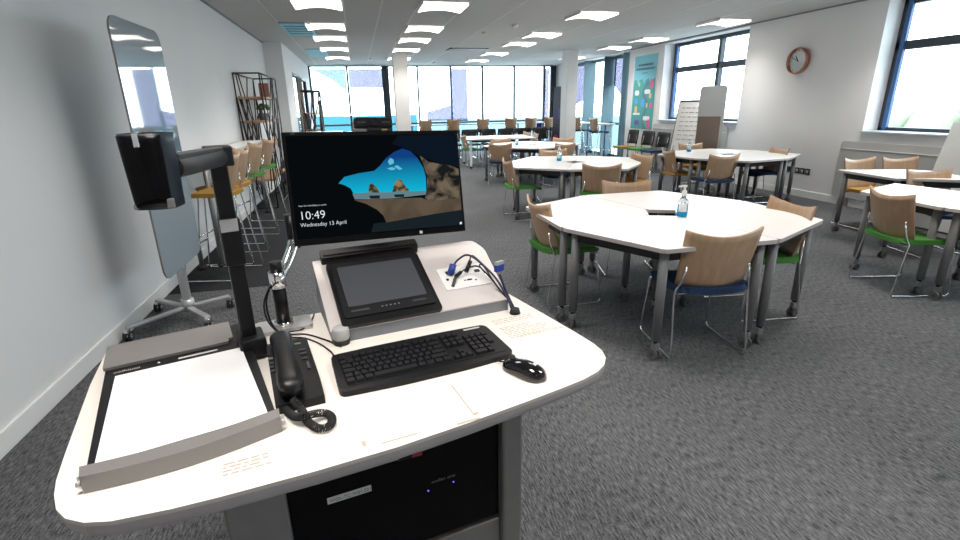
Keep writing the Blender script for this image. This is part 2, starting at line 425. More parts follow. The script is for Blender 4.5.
# door / glazed opening in the boxed wall
f = MB().use('frame_dark')
for y in (13.03, 14.6, 16.37): f.box((XB-.04, y, 1.16), (.08, .06, 2.32))
f.box((XB-.04, 14.7, 2.29), (.08, 3.34, .06))
o = struct(f.build('door_1'))
MB().use('pane_glass').box((XB-.05, 14.7, 1.15), (.006, 3.3, 2.26)).build('pane', parent=o)
MB().use('chrome').cyl((XB+.03, 13.12, .85), (XB+.03, 13.12, 1.25), .012).build('door_handle', parent=o)
def wav(u, v): return (XB+.06+.03*math.sin(u*28), 13.25+.95*u, .04+2.2*v)
tag(MB().use('curtain').shell(wav, 40, 2, .006).build('curtain'), 'brown full-length curtain drawn beside the far left glazed door', 'curtain')
# light behind the glazed door: the opening looks outdoors
# columns
for x, y, lab in ((1.15, 13.65, ''), (5.44, 12.98, '')):
    hw = .20 if x < 3 else .13
    c = MB().use('column_paint').box((x, y, ZC/2), (.36 if x < 3 else .28, .40 if x < 3 else .40, ZC), bev=.006)
    struct(c.build('column'))

# ------------------------------------------------------------------ outside
struct(plane_box('ground', -60, 80, YB+.45, 120, -1.3, -1.2, 'outside_ground'))
struct(plane_box('ground_side', XR+.6, 80, -40, YB+.45, -1.3, -1.2, 'outside_ground'))
tag(plane_box('hoarding', -14, 3.0, 27, 27.3, -1.2, 1.13, 'hoarding_cyan'), 'bright cyan site hoarding outside, left of the back windows', 'fence')
tag(plane_box('hoarding', 3.6, 22, 30, 30.3, -1.2, .75, 'hoarding_pale'), 'pale blue hoarding outside, behind the right half of the back windows', 'fence')
def bush(name, x0, x1, y, z0, hmax, seed, label):
    random.seed(seed); m = MB().use('hedge_pale')
    for k in range(46):
        m.sph((random.uniform(x0, x1) if x1 != x0 else x0+random.uniform(-.8, .8), y[0]+(y[1]-y[0])*random.random(), z0+hmax*random.random()**.7), random.uniform(.7, 1.3), seg=8)
    tag(m.build(name), label, 'hedge')
bush('hedge', 24, 27, (8, 26), -1.2, 2.7, 3, 'pale green hedge outside the large right-hand window')
bush('hedge', -8, -2, (40, 44), -1.2, 2.0, 5, 'pale green bushes outside behind the cyan hoarding')
lp = MB().use('grey_metal').cyl((2.0, 26, -1.2), (2.0, 26, 3.0), .045); lp.box((1.8, 26, 3.0), (.5, .12, .06))
tag(lp.build('street_lamp'), 'slim grey lamp post outside the back windows', 'street lamp')

# ------------------------------------------------------------------ ceiling fittings
def ceiling_light(x, y, label, sz=.62):
    t = empty('ceiling_light', (x, y, ZC), 0, label, 'ceiling light', 'square ceiling lights')
    return t
proto = ceiling_light(-.36, 7.42, '')
h = .31
f = MB().use('trim_paint')
for sx in (-1, 1): f.box((sx*(h-.006), 0, -.022), (.012, 2*h, .044))
for sy in (-1, 1): f.box((0, sy*(h-.006), -.008), (2*h, .012, .016))
f.build('frame', parent=proto)
MB().use('lamp').shell(lambda u, v: (-h+.012+(2*h-.024)*u, -h+.012+(2*h-.024)*v, -.048+.036*math.sin(PI*u)), 10, 1, .004).build('diffuser', parent=proto)
ld = bpy.data.lights.new('lamp_light', 'AREA'); ld.shape = 'SQUARE'; ld.size = .56; ld.energy = 14; ld.color = (1, .94, .88); ld.spread = R(108)
lo_ = bpy.data.objects.new('tube_light', ld); COL.objects.link(lo_); lo_.parent = proto; lo_.location = (0, 0, -.053)
index_kids(proto)
LX = [(-.37, [7.42, 9.34, 10.85, 12.72, 14.85]), (1.245, [7.42, 9.45, 11.0, 12.83, 14.95]), (3.6, [7.83, 10.04, 11.49, 13.63, 15.66]), (6.2, [8.2, 10.55, 12.1, 14.65])]
ordn = ['nearest', 'second nearest', 'third', 'fourth', 'farthest']
cols = ['leftmost', 'second', 'third', 'rightmost']
for i, (x, ys) in enumerate(LX):
    for j, y in enumerate(ys):
        o = proto if (i == 0 and j == 0) else copy_tree(proto)
        nm = ordn[j] if j < len(ys)-1 else 'farthest'
        o.location = (x, y, ZC); tag(o, f'lit square ceiling light, {nm} in view of the {cols[i]} row', 'ceiling light', 'square ceiling lights')
    for y in (5.3, 3.0, .7, -1.6):
        o = copy_tree(proto); o.location = (x, y, ZC)
        tag(o, f'lit square ceiling light above the camera, outside the picture', 'ceiling light', 'square ceiling lights')
def grille(x, y, sx, sy, label, mat='vent_metal'):
    t = empty('ceiling_vent', (x, y, ZC), 0, label, 'vent', 'ceiling air grilles')
    MB().use('vent_dark').box((0, 0, -.004), (sx, sy, .006)).build('backing', parent=t)
    f = MB().use(mat)
    for s in (-1, 1): f.box((s*sx/2, 0, -.012), (.03, sy+.03, .018)); f.box((0, s*sy/2, -.012), (sx+.03, .03, .018))
    f.build('frame', parent=t)
    s_ = MB().use(mat); n = max(3, int(sy/.26))
    for k in range(n): s_.box((0, -sy/2+(k+.5)*sy/n, -.012), (sx, .15, .012))
    s_.build('slats', parent=t)
grille(-.84, 9.85, .44, 1.45, 'larger louvred air grille in the ceiling near the left wall')
grille(-.80, 13.75, .40, 1.6, 'farther louvred air grille in the ceiling near the left wall')
grille(2.7, 12.75, .9, .5, 'rectangular air vent in the ceiling left of the third row of lights', 'unit_grey')
def detector(x, y, r, label):
    tag(MB().use('white_plastic').lathe([(r*.9, 0), (r, -.012), (r*.8, -.035), (r*.35, -.045)], (x, y, ZC)).build('smoke_detector'), label, 'smoke detector')
detector(2.735, 8.95, .06, 'round white smoke detector on the ceiling between two rows of lights')
detector(2.42, 9.9, .03, 'small white sensor on the ceiling beyond the larger detector')
detector(.5, 15.1, .05, 'small round detector on the ceiling left of the white column')
detector(2.44, 16.5, .045, 'small round detector on the ceiling close to the back windows')

# ------------------------------------------------------------------ chairs
def make_chair(color, stool=False):
    zs = .80 if stool else .455; hb = .36; zb = zs+.015
    root = empty('bar_stool' if stool else 'meeting_chair')
    # seat pad: rounded, slightly dished
    def seat(u, v):
        x = (u-.5)*2; y = (v-.5)*2
        hw = .238 if not stool else .20
        k = .84+.16*math.sqrt(max(0, 1-abs(y)**5)) if True else 1
        ky = .84+.16*math.sqrt(max(0, 1-abs(x)**5))
        z = zs - .012*(1-x*x) - (.028*max(0, (y-.45)/.55)**2) + .012*max(0, -y-.5)
        return (x*hw*k, -.012+y*.228*ky, z-.008)
    MB().use(color).shell(seat, 12, 12, .036).build('seat', parent=root)
    hwt, hwb = (.232, .212) if not stool else (.185, .168)
    def back(u, v):
        x = (u-.5)*2
        hw = hwb+(hwt-hwb)*v**.8
        z = zb-.005 + v*(hb-.045) + (.040*x*x*v) - .026*(1-x*x)*(1-v)
        y = -.205-.075*v + .050*x*x + .02*(1-v)**2
        return (x*hw, y, z)
    MB().use('wood').shell(back, 14, 8, .012).build('backrest', parent=root)
    for s in (-1, 1):
        X = s*.235 if not stool else s*.205; Xf = X*(1.02 if not stool else 1.12); r = .0065 if not stool else .008
        if not stool:
            pts = [(s*.19, -.215, .60), (s*.205, -.205, .50), (s*.232, -.18, zs-.03), (Xf, -.235, .03), (Xf, -.225, .010), (Xf, .19, .010), (Xf, .215, .03), (s*.22, .17, zs-.05), (s*.19, .15, zs-.035)]
        else:
            pts = [(s*.16, -.205, zs+.15), (s*.18, -.195, zs+.04), (s*.20, -.17, zs-.03), (Xf, -.27, .03), (Xf, -.26, .010), (Xf, .25, .010), (Xf, .265, .03), (s*.19, .17, zs-.05), (s*.16, .15, zs-.035)]
        path = []
        for i in range(len(pts)-1):
            path.append(Vector(pts[i])); path.append(Vector(pts[i])*.5+Vector(pts[i+1])*.5)
        path.append(Vector(pts[-1]))
        MB().use('chrome').tube(roundpath(pts, .02), r).build('sled_leg', parent=root)
    bars = [((-.22, -.16, zs-.045), (.22, -.16, zs-.045)), ((-.21, .15, zs-.045), (.21, .15, zs-.045))]
    for p, q in bars: MB().use('chrome').cyl(p, q, .0065, seg=8).build('crossbar', parent=root)
    if stool: MB().use('chrome').cyl((-.215, .235, .30), (.215, .235, .30), .010, seg=8).build('footrest', parent=root)
    return root
def roundpath(pts, r, n=4):
    pts = [Vector(p) for p in pts]; out = [pts[0]]
    for i in range(1, len(pts)-1):
        p = pts[i]; a = (pts[i-1]-p); b = (pts[i+1]-p); rr = min(r, a.length*.45, b.length*.45)
        p0 = p+a.normalized()*rr; p1 = p+b.normalized()*rr
        for k in range(n+1):
            t = k/n; out.append(p0*(1-t)**2+p*2*t*(1-t)+p1*t*t)
    out.append(pts[-1]); return out
PROTO = {}
for c in ('blue', 'green', 'yellow'): PROTO[c] = make_chair('seat_'+c)
for c in ('yellow', 'green', 'blue'): PROTO['s'+c] = make_chair('seat_'+c, True)
index_kids(None)
USED = set()
def chair(color, bx, by, rz, label, group, stool=False):
    """bx,by = position of the TOP of the backrest on the floor plan; rz = facing (0 = +Y)"""
    key = ('s' if stool else '')+color
    o = PROTO[key] if key not in USED else copy_tree(PROTO[key])
    USED.add(key)
    a = R(rz); o.rotation_euler = (0, 0, a)
    o.location = (bx - .27*math.sin(a), by + .27*math.cos(a), 0)
    tag(o, label, 'bar stool' if stool else 'chair', group); return o
g = 'wooden-backed chairs round the hexagonal tables'
g = 'wooden-backed chairs around the white tables'
chair('blue', 1.96, 2.33, -7, 'wooden-backed chair with dark blue seat, back to camera, at front of nearest table', g)
chair('green', 1.25, 3.60, -88, 'wooden-backed chair with bright green seat at left side of nearest table', g)
chair('blue', 2.42, 4.33, 166, 'wooden-backed chair pushed in at the far side of the nearest table', g)
chair('green', 3.02, 2.95, 84, 'wooden-backed chair with green seat at right corner of nearest table', g)
chair('green', 1.88, 6.62, -92, 'wooden-backed chair with green seat at left end of second table', g)
chair('green', 2.80, 5.58, -22, 'wooden-backed chair with green seat at near side of second table', g)
chair('blue', 3.08, 7.95, 170, 'wooden-backed chair with blue seat at far side of second table, behind sanitiser', g)
chair('yellow', 3.98, 6.62, 100, 'wooden-backed chair turned in at right end of second table', g)
chair('blue', 2.63, 9.55, -16, 'wooden-backed chair with dark blue seat at left front of third table', g)
chair('yellow', 3.78, 9.02, 12, 'wooden-backed chair at near right of third table, beside white column', g)
chair('yellow', 4.40, 10.7, 150, 'wooden-backed chair at far right of third table, just before white column', g)
chair('yellow', 3.1, 11.25, 172, 'wooden-backed chair behind third table, small, beyond the blue-seated one', g)
chair('green', 2.55, 13.0, -84, 'wooden-backed chair with green seat at left end of farthest table', g)
chair('yellow', 4.55, 13.55, 100, 'wooden-backed chair at right end of farthest table, farther of two', g)
chair('yellow', 4.50, 12.7, 84, 'wooden-backed chair at right end of farthest table, nearer of two', g)
chair('blue', 4.86, 6.02, -4, 'wooden-backed chair with blue seat, back to camera, front of table below clock', g)
chair('yellow', 4.62, 7.10, -100, 'wooden-backed chair with mustard seat at left end of table below clock', g)
chair('blue', 6.32, 6.62, 80, 'wooden-backed chair with blue seat at right end of table below clock', g)
chair('yellow', 5.66, 8.0, 178, 'wooden-backed chair behind table below clock, before the tall board', g)
chair('green', 4.0, 3.10, -104, 'wooden-backed chair with green seat at left of right-hand front table', g)
chair('blue', 5.58, 3.98, 168, 'wooden-backed chair between the two tables at the right edge', g)
chair('yellow', 6.0, 5.10, 178, 'wooden-backed chair by right wall panel, left of two behind the table', g)
chair('yellow', 6.48, 4.98, 170, 'wooden-backed chair by right wall panel, right of two behind the table', g)
gs = 'high stools along the left wall'
chair('yellow', -1.10, 4.96, 78, 'high bar stool with dark yellow seat behind the camera arm, nearest by left wall', gs, True)
chair('yellow', -1.12, 5.50, 80, 'high bar stool with orange-yellow seat, nearest in row at left counter', gs, True)
chair('green', -1.13, 6.33, 77, 'high bar stool with green seat, middle of row at left counter', gs, True)
chair('green', -1.12, 7.15, 77, 'high bar stool with green seat, farthest of row at left counter', gs, True)
gs = 'high stools at the back window bar'
for x, d in ((1.9, 'leftmost, behind monitor top'), (2.72, 'second from left'), (3.62, 'middle of row'), (4.48, 'fourth from left'), (5.12, 'fifth from left'), (5.72, 'rightmost, beside dark banner')):
    chair('blue', x, 15.0, random.choice((-4, 3, 0)), 'high stool at back window bar, '+d, gs, True)
gs = 'high stools at the side window bar'
for y, d in ((14.45, 'farthest of three'), (13.85, 'middle of three'), (12.75, 'nearest of three')):
    chair('blue', 6.02, y, -80, 'high stool with wooden back at right strip window, '+d, gs, True)

# ------------------------------------------------------------------ tables
RS, RM = .916, 1.046
def make_module(hole=(.17, .13)):
    t = empty('table_module')
    a, b = hole; g_ = .002
    S0 = (RS, g_); Mm = (RM*math.cos(PI/4), RM*math.sin(PI/4)); S1 = (g_, RS)
    poly = [(a, g_), S0, Mm, S1, (g_, b)]
    poly = roundpoly(poly, [.004, .03, .03, .03, .004], 3)
    MB().use('laminate').prism(poly, .695, .72, side='edge_band').build('tabletop', parent=t)
    pos = [(RS-.075, .065), (RM*.7071-.06, RM*.7071-.06), (.065, RS-.075), (.16, .16)]
    f = MB().use('steel_black').box((.15, .15, .61), (.29, .29, .012))  # first box: dark plate added under the centre hole so it looks black
    for i in range(4):
        p, q = Vector(pos[i]), Vector(pos[(i+1) % 4]); d = q-p; L = d.length
        f.box(((p.x+q.x)/2, (p.y+q.y)/2, .662), (L, .022, .06), rot=math.atan2(d.y, d.x))
    f.build('frame', parent=t)
    for (x, y) in pos:
        l = MB().use('leg_grey').cyl((x, y, .125), (x, y, .695), .028, seg=16)
        lo = l.build('leg', parent=t)
        c = MB().use('black_plastic').cyl((x, y, .105), (x, y, .128), .016, seg=12)
        c.use('leg_grey').box((x, y, .085), (.03, .05, .05), bev=.008)
        c.use('wheel_grey')
        for s in (-1, 1): c.cyl((x+s*.008, y, .033), (x+s*.026, y, .033), .033, seg=16)
        c.use('dark_grey').cyl((x-.028, y, .033), (x+.028, y, .033), .012, seg=10)
        c.build('castor', parent=lo)
    return t
MOD = make_module(); index_kids(None); mod_used = [False]
def module(cx, cy, th, label, group):
    o = copy_tree(MOD) if mod_used[0] else MOD
    mod_used[0] = True; o.location = (cx, cy, 0); o.rotation_euler = (0, 0, th); tag(o, label, 'table', group)
def octagon(cx, cy, th, where, words, ks=(0, 1, 2, 3)):
    for k in ks:
        module(cx, cy, th+k*PI/2, f'white kite-shaped table section on castors, {words[k]} of {where}', 'white wheeled table sections')
octagon(2.15, 3.273, 3.382, 'the nearest table', ['front left section', 'front right section', 'far right section', 'far left section'])
octagon(2.946, 6.748, 4.208, 'the second table', ['front section', 'right section', 'far section', 'left section'])
octagon(3.48, 10.15, 3.8, 'the third table', ['front left section', 'front right section', 'far right section', 'far left section'])
octagon(5.56, 6.87, 1.95, 'the table below the clock', ['left section', 'front section', 'right section', 'far section'])
octagon(5.10, 2.90, 1.68, 'the right front table', ['left section', 'front section', 'right section', 'far section'], (0, 1, 2))
module(6.26, 4.50, 2.80, 'white kite-shaped table section on castors standing near the right window', 'white wheeled table sections')
# far rectangular table on white legs
t = empty('rectangular_table', (3.5, 13.1, 0), R(-3), 'long white rectangular table with white legs, farthest of the tables', 'table')
MB().use('laminate').prism(rrect(1.75, 1.4, .03, 3), .69, .72, side='edge_band').build('tabletop', parent=t)
MB().use('steel_black').box((0, 0, .66), (1.5, 1.15, .05)).build('frame', parent=t)
for sx in (-1, 1):
    for sy in (-1, 1):
        lo = MB().use('leg_white').box((sx*.78, sy*.6, .37), (.055, .055, .64), bev=.006).build('leg', parent=t)
        MB().use('rubber').cyl((sx*.78, sy*.6, 0), (sx*.78, sy*.6, .05), .03).build('foot', parent=lo)
# high counters
def counter(name, x0, x1, y0, y1, z, legs, label, top='laminate', leg='steel_black'):
    t = empty(name, ((x0+x1)/2, (y0+y1)/2, 0), 0, label, 'high table'); w, d = x1-x0, y1-y0
    MB().use(top).prism(rrect(w, d, .02, 3), z-.03, z, side='edge_band').build('tabletop', parent=t)
    for (lx, ly) in legs:
        lo = MB().use(leg).cyl((lx-(x0+x1)/2, ly-(y0+y1)/2, .04), (lx-(x0+x1)/2, ly-(y0+y1)/2, z-.03), .022, seg=10).build('leg', parent=t)
        MB().use('rubber').cyl((lx-(x0+x1)/2, ly-(y0+y1)/2, 0), (lx-(x0+x1)/2, ly-(y0+y1)/2, .04), .045, seg=10).build('foot', parent=lo)
counter('high_table', -1.71, -1.42, 5.10, 8.3, 1.07, [(-1.63, 5.24), (-1.46, 5.3), (-1.63, 8.1), (-1.46, 8.1)], 'long white high table along the left wall', leg='grey_metal')
counter('high_table', 1.5, 6.1, 15.75, 16.25, .98, [(1.6, 16), (2.7, 16), (3.9, 16), (5.0, 16), (6.0, 16)], 'long high table under the back windows', top='frame_blue', leg='frame_blue')
counter('high_table', 6.40, 6.80, 12.9, 15.6, .98, [(6.6, 13.1), (6.6, 14.2), (6.6, 15.4)], 'high table along the right strip window', leg='frame_blue')
counter('high_table', -1.2, -.36, 12.1, 12.7, 1.0, [(-1.1, 12.4), (-.46, 12.4)], 'white high table before the small wire shelf, far left')

# black stacking chairs
def make_black(seatmat):
    root = empty('stacking_chair')
    MB().use(seatmat).shell(lambda u, v: ((u-.5)*.44, (v-.5)*.42, .46-.01*math.sin(PI*u)), 6, 6, .04).build('seat', parent=root)
    MB().use('seat_black').shell(lambda u, v: ((u-.5)*(.50-.08*abs(v-.5)), -.26-.04*v+.08*(2*u-1)**2, .53+.33*v), 8, 5, .03).build('backrest', parent=root)
    for s in (-1, 1):
        MB().use('leg_grey').tube(roundpath([(s*.19, -.22, .75), (s*.21, -.18, .44), (s*.23, -.25, .012), (s*.23, -.22, .01)], .03), .011).build('leg', parent=root)
        MB().use('leg_grey').tube(roundpath([(s*.21, -.18, .43), (s*.21, .17, .43), (s*.23, .22, .012)], .03), .011).build('leg', parent=root)
    return root
BP = {c: make_black(c) for c in ('seat_yellow', 'seat_green', 'seat_blue', 'seat_black')}; index_kids(None); bused = set()
def black(c, x, y, rz, label, group):
    o = copy_tree(BP[c]) if c in bused else BP[c]; bused.add(c)
    o.location = (x, y, 0); o.rotation_euler = (0, 0, R(rz)); tag(o, label, 'chair', group)
gb = 'black-backed chairs under the poster'
black('seat_yellow', 6.48, 11.75, 88, 'black-backed chair with mustard seat under the poster, farthest of three', gb)
black('seat_green', 6.50, 11.08, 92, 'black-backed chair with green seat under the poster, middle of three', gb)
black('seat_blue', 6.48, 10.42, 90, 'black-backed chair with blue seat under the poster, nearest of three', gb)
gb = 'dark chairs in a row before the back windows'
nm = ['leftmost', 'second from left', 'third from left', 'fourth from left', 'fifth from left', 'sixth from left', 'rightmost but one', 'rightmost']
for i in range(8):
    black('seat_black', 2.05+i*.54, 14.45, 180+random.uniform(-3, 3), f'dark chair in row before the back window bar, {nm[i]}', gb)
black('seat_black', -.75, 15.6, 60, 'dark chair by the back window, left of the monitor', 'dark chairs at far left')
black('seat_black', .25, 15.3, 150, 'dark chair by the back window, just left of the webcam', 'dark chairs at far left')

# ------------------------------------------------------------------ sanitiser bottles
def bottle(x, y, label, rz=0):
    t = empty('sanitiser_bottle', (x, y, .72), rz, label, 'bottle', 'hand sanitiser bottles')
    MB().use('gel').lathe([(.018, .001), (.034, .004), (.036, .02), (.036, .088), (.034, .092)], seg=20).build('gel', parent=t)
    MB().use('clear_plastic').lathe([(.035, .092), (.036, .105), (.030, .125), (.016, .138), (.014, .150)], seg=20).build('bottle_top', parent=t)
    l = MB().use('white_plastic')
    l.shell(lambda u, v: (.0372*math.cos(PI*(1.05+.5*u)), .0372*math.sin(PI*(1.05+.5*u)), .04+.06*v), 6, 1, .0006); l.build('paper_label', parent=t)
    p = MB().use('white_plastic').lathe([(.017, .150), (.019, .153), (.017, .185), (.008, .19), (.007, .21), (.016, .212), (.015, .224), (.004, .226)], seg=16)
    p.box((-.025, 0, .218), (.05, .013, .011), bev=.003); p.build('pump', parent=t)
bottle(2.205, 3.11, 'clear pump bottle of blue sanitiser on the nearest table')
bottle(2.80, 6.95, 'clear pump bottle of blue sanitiser on the second table')
bottle(3.15, 10.15, 'clear pump bottle of blue sanitiser on the third table')
bottle(5.28, 7.45, 'clear pump bottle of blue sanitiser on the table below the clock')

# ------------------------------------------------------------------ boards
def rot_to(px, pz):  # helper for orienting flat boards: local x -> px, local y -> up
    return None
# mobile glossy board on castors by the left wall
t = empty('mobile_whiteboard', (-1.36, 3.93, 0), 0, 'tall glossy glass writing board with rounded corners on wheeled base by left wall', 'whiteboard')
TB = Matrix(((0, 0, 1, .03), (1, 0, 0, 0), (0, 1, 0, 0), (0, 0, 0, 1)))
MB().use('glass_board').prism(rrect(.80, 1.60, .09, 6, -.03, 1.235), 0, .012, T=TB, side='unit_grey').build('board', parent=t)
MB().use('silver').box((-.01, 0, .62), (.05, .06, .95), bev=.006).build('post', parent=t)
b = MB().use('silver')
for (x, y) in ((-.31, -.32), (.24, .16), (.19, -.27), (-.30, .22)):
    d = Vector((x+.02, y)); L = d.length; a = math.atan2(y, x+.02)
    b.box((x/2-.01, y/2, .095), (L, .045, .022), rot=a, bev=.005)
b.cyl((-.01, 0, .07), (-.01, 0, .16), .045); base = b.build('base', parent=t)
for (x, y) in ((-.31, -.32), (.24, .16), (.19, -.27), (-.30, .22)):
    c = MB().use('chrome').box((x, y, .075), (.03, .045, .03), bev=.005); c.use('rubber')
    for s in (-1, 1): c.cyl((x+s*.008, y, .034), (x+s*.024, y, .034), .034)
    c.use('chrome').cyl((x-.026, y, .034), (x+.026, y, .034), .02)
    c.build('castor', parent=base)
# second tall board near the far right window, seen obliquely
t = empty('mobile_whiteboard', (6.14, 8.15, 0), R(-58), 'tall portrait board with painted brown reflection on lower half, before the far right window', 'whiteboard')
TB = Matrix(((1, 0, 0, 0), (0, 0, -1, .006), (0, 1, 0, 0), (0, 0, 0, 1)))
MB().use('white_board').prism(rrect(.46, 1.17, .06, 5, 0, 1.18), 0, .012, T=TB).build('board', parent=t)
MB().use('brown_reflection').box((-.02, -.0085, .95), (.40, .003, .60)).build('reflection_panel', parent=t)  # flat brown panel painted in for chairs and tables mirrored in the board
MB().use('silver').box((0, .03, .45), (.05, .04, .75)).build('post', parent=t)
b = MB().use('silver')
for s in (-1, 1):
    for q in (-1, 1): b.cyl((0, .03, .10), (s*.3, .03+q*.28, .06), .015, seg=8)
    for q in (-1, 1): b.cyl((s*.3, .03+q*.28-.015, .03), (s*.3, .03+q*.28+.015, .03), .03, seg=10)
b.build('base', parent=t)
# flip chart easel
t = empty('flipchart_easel', (6.30, 8.85, 0), R(-64), 'flip-chart easel with handwritten white paper left of the tall board', 'flip chart')
TL = Matrix.Rotation(R(-12), 4, 'X')
TB2 = TL @ Matrix(((1, 0, 0, 0), (0, 0, -1, .0), (0, 1, 0, 0), (0, 0, 0, 1)))
TP = Matrix.Translation((0, -.28, 0))
MB().use('leg_grey').prism(rrect(.70, .95, .02, 3, 0, 1.08), 0, .012, T=TP @ TB2).build('backing_board', parent=t)
MB().use('paper').prism([(-.33, .60), (.33, .60), (.33, 1.54), (-.33, 1.54)], .002, .016, T=TP @ TB2).build('paper_pad', parent=t)
MB().use('dark_grey').box((0, 0, 0), (.66, .03, .035), T=TP @ TL @ Matrix.Translation((0, -.005, 1.55))).build('clamp_bar', parent=t)
wr = MB().use('ink')
random.seed(3)
for i in range(8):
    z = 1.42-i*.085; x = -.26
    while x < .2:
        L = random.uniform(.05, .11); wr.box((x+L/2, 0, 0), (L, .002, .009), T=TP @ TL @ Matrix.Translation((0, -.019, z))); x += L+.03
wr.build('handwriting', parent=t)
for sx in (-1, 1):
    MB().use('leg_grey').cyl((sx*.27, -.12, .75), (sx*.33, -.36, .0), .012, seg=8).build('leg', parent=t)
MB().use('leg_grey').cyl((0, .04, 1.2), (0, .42, 0), .012, seg=8).build('leg', parent=t)
# low boards standing along the right wall
def low_board(y0, y1, z1, label, name='low_panel'):
    t = empty(name, (XR-.03, (y0+y1)/2, 0), 0, label, 'panel')
    TB = Matrix(((0, 0, 1, -.015), (1, 0, 0, 0), (0, 1, 0, 0), (0, 0, 0, 1)))
    MB().use('low_board').prism(rrect(y1-y0, z1-.12, .05, 4, 0, (z1+.12)/2), 0, .03, T=TB).build('panel', parent=t)
    MB().use('trim_paint').box((-.02, 0, z1-.10), (.012, y1-y0-.06, .006)).build('rail', parent=t)
    for s in (-1, 1): MB().use('leg_grey').box((0, s*((y1-y0)/2-.25), .065), (.05, .05, .13)).build('bracket', parent=t)
low_board(8.62, 11.2, 1.03, 'long grey low panel on the right wall under the far window')
low_board(4.75, 6.15, .92, 'grey low panel on right wall under the near window')
t = empty('leaning_board', (6.62, 4.42, 0), R(-90), 'pale board leaning against the wall at the right edge of the picture', 'board')
MB().use('white_board').box((0, 0, .62), (1.1, .02, 1.24), rot=Matrix.Rotation(R(-13), 4, 'X'), bev=.004).build('board', parent=t)
t.location = (6.62, 4.1, 0)

# poster
t = empty('poster', (XR-.014, 11.80, .88), R(-90), 'tall teal illustrated poster with winding road map on the right wall', 'poster')
PW, PH = 1.02, 1.72
def pflat(mat, poly, d, name):
    T_ = Matrix(((1, 0, 0, 0), (0, 0, -1, 0), (0, 1, 0, 0), (0, 0, 0, 1)))
    return MB().use(mat).prism(poly, d, d+.0012, T=T_).build(name, parent=t)
MB().use('trim_paint').box((0, .004, PH/2), (PW+.04, .010, PH+.04), bev=.003).build('frame', parent=t)
pflat('poster_sky', [(-PW/2, 0), (PW/2, 0), (PW/2, PH), (-PW/2, PH)], .001, 'sky')
hill = [(-PW/2, 0), (PW/2, 0), (PW/2, 1.05)] + [(PW/2-PW*k/20, 1.14+.05*math.sin(k*1.1)+.03*math.sin(k*2.3)) for k in range(1, 20)] + [(-PW/2, 1.0)]
pflat('poster_teal', hill, .0025, 'land')
road = catmull([(.15, .02, 0), (.05, .2, 0), (.12, .4, 0), (.22, .58, 0), (.1, .72, 0), (-.02, .86, 0), (.08, 1.0, 0), (.2, 1.1, 0)], 6)
rp = MB().use('poster_road')
T_ = Matrix(((1, 0, 0, 0), (0, 0, -1, 0), (0, 1, 0, 0), (0, 0, 0, 1)))
L_, R_ = [], []
for i, p in enumerate(road):
    d = (road[min(i+1, len(road)-1)]-road[max(i-1, 0)]).normalized(); n = Vector((-d.y, d.x, 0))*.05
    L_.append((p+n)[:2]); R_.append((p-n)[:2])
rp.prism(L_+R_[::-1], .004, .005, T=T_).build('road', parent=t)
for mat, x, z, w_, h_ in (('poster_pink', .36, 1.05, .16, .22), ('poster_yellow', -.22, 1.06, .08, .1), ('white_plastic', -.3, .86, .2, .12), ('white_plastic', .18, .88, .26, .10), ('poster_yellow', .32, .78, .1, .12),
                          ('poster_blue', .0, .62, .18, .20), ('poster_blue', -.3, .66, .16, .14), ('poster_yellow', .2, .56, .07, .12), ('poster_pink', .38, .56, .14, .12), ('poster_yellow', -.3, .46, .12, .18),
                          ('white_plastic', -.26, .36, .34, .05), ('purple', -.22, .15, .24, .12), ('white_plastic', .22, .26, .3, .10), ('poster_pink', .32, .12, .15, .24)):
    MB().use(mat).prism(rrect(w_, h_, min(w_, h_)*.4, 4, x, z), .0055, .0065, T=T_).build('map_picture', parent=t)
tx = MB().use('poster_ink')
for z, x0, x1, hh in ((1.50, -.30, .36, .05), (1.41, -.40, .42, .05), (1.31, -.12, .12, .02)):
    x = x0
    random.seed(int(z*100))
    while x < x1: L = random.uniform(.02, .035); tx.box((x, -.006, z), (L*.8, .002, hh)); x += L+.012
tx.build('title_lettering', parent=t)
# roller banner by the column
t = empty('roller_banner', (5.74, 14.3, 0), R(-72), 'dark purple roller banner standing beside the far column', 'banner')
MB().use('banner').box((0, 0, 1.02), (.62, .006, 1.94)).build('banner_sheet', parent=t)
MB().use('silver').box((0, 0, .035), (.66, .12, .07), bev=.01).build('base', parent=t)
pk = MB().use('magenta').lathe([(.10, 0), (.10, .002)], T=Matrix.Translation((-.16, -.006, .55)) @ Matrix.Rotation(R(90), 4, 'X')); pk.use('purple').box((.05, -.005, 1.25), (.22, .003, .3)); pk.build('printed_shapes', parent=t)
# clock
t = empty('wall_clock', (XR-.001, 7.18, 2.09), R(-90), 'round copper-rimmed wall clock with grey face on the right wall', 'clock')
TX = Matrix.Rotation(R(90), 4, 'X')
MB().use('copper').lathe([(.165, 0), (.195, .03), (.200, .07), (.190, .10), (.178, .10), (.172, .06), (.172, .03)], seg=40, T=TX).build('rim', parent=t)
MB().use('clock_face').lathe([(.173, .050), (.173, .056)], seg=40, T=TX).build('face', parent=t)
hd = MB().use('black_plastic')
def hand(a, L, w): hd.box((0, -.060, L/2-.015), (w, .003, L), T=Matrix.Rotation(R(a), 4, 'Y'))
hand(324, .11, .012); hand(294, .16, .008)
for k in range(12): hd.box((0, -.058, .155), (.006, .002, .022), T=Matrix.Rotation(R(30*k), 4, 'Y'))
hd.build('hands', parent=t)
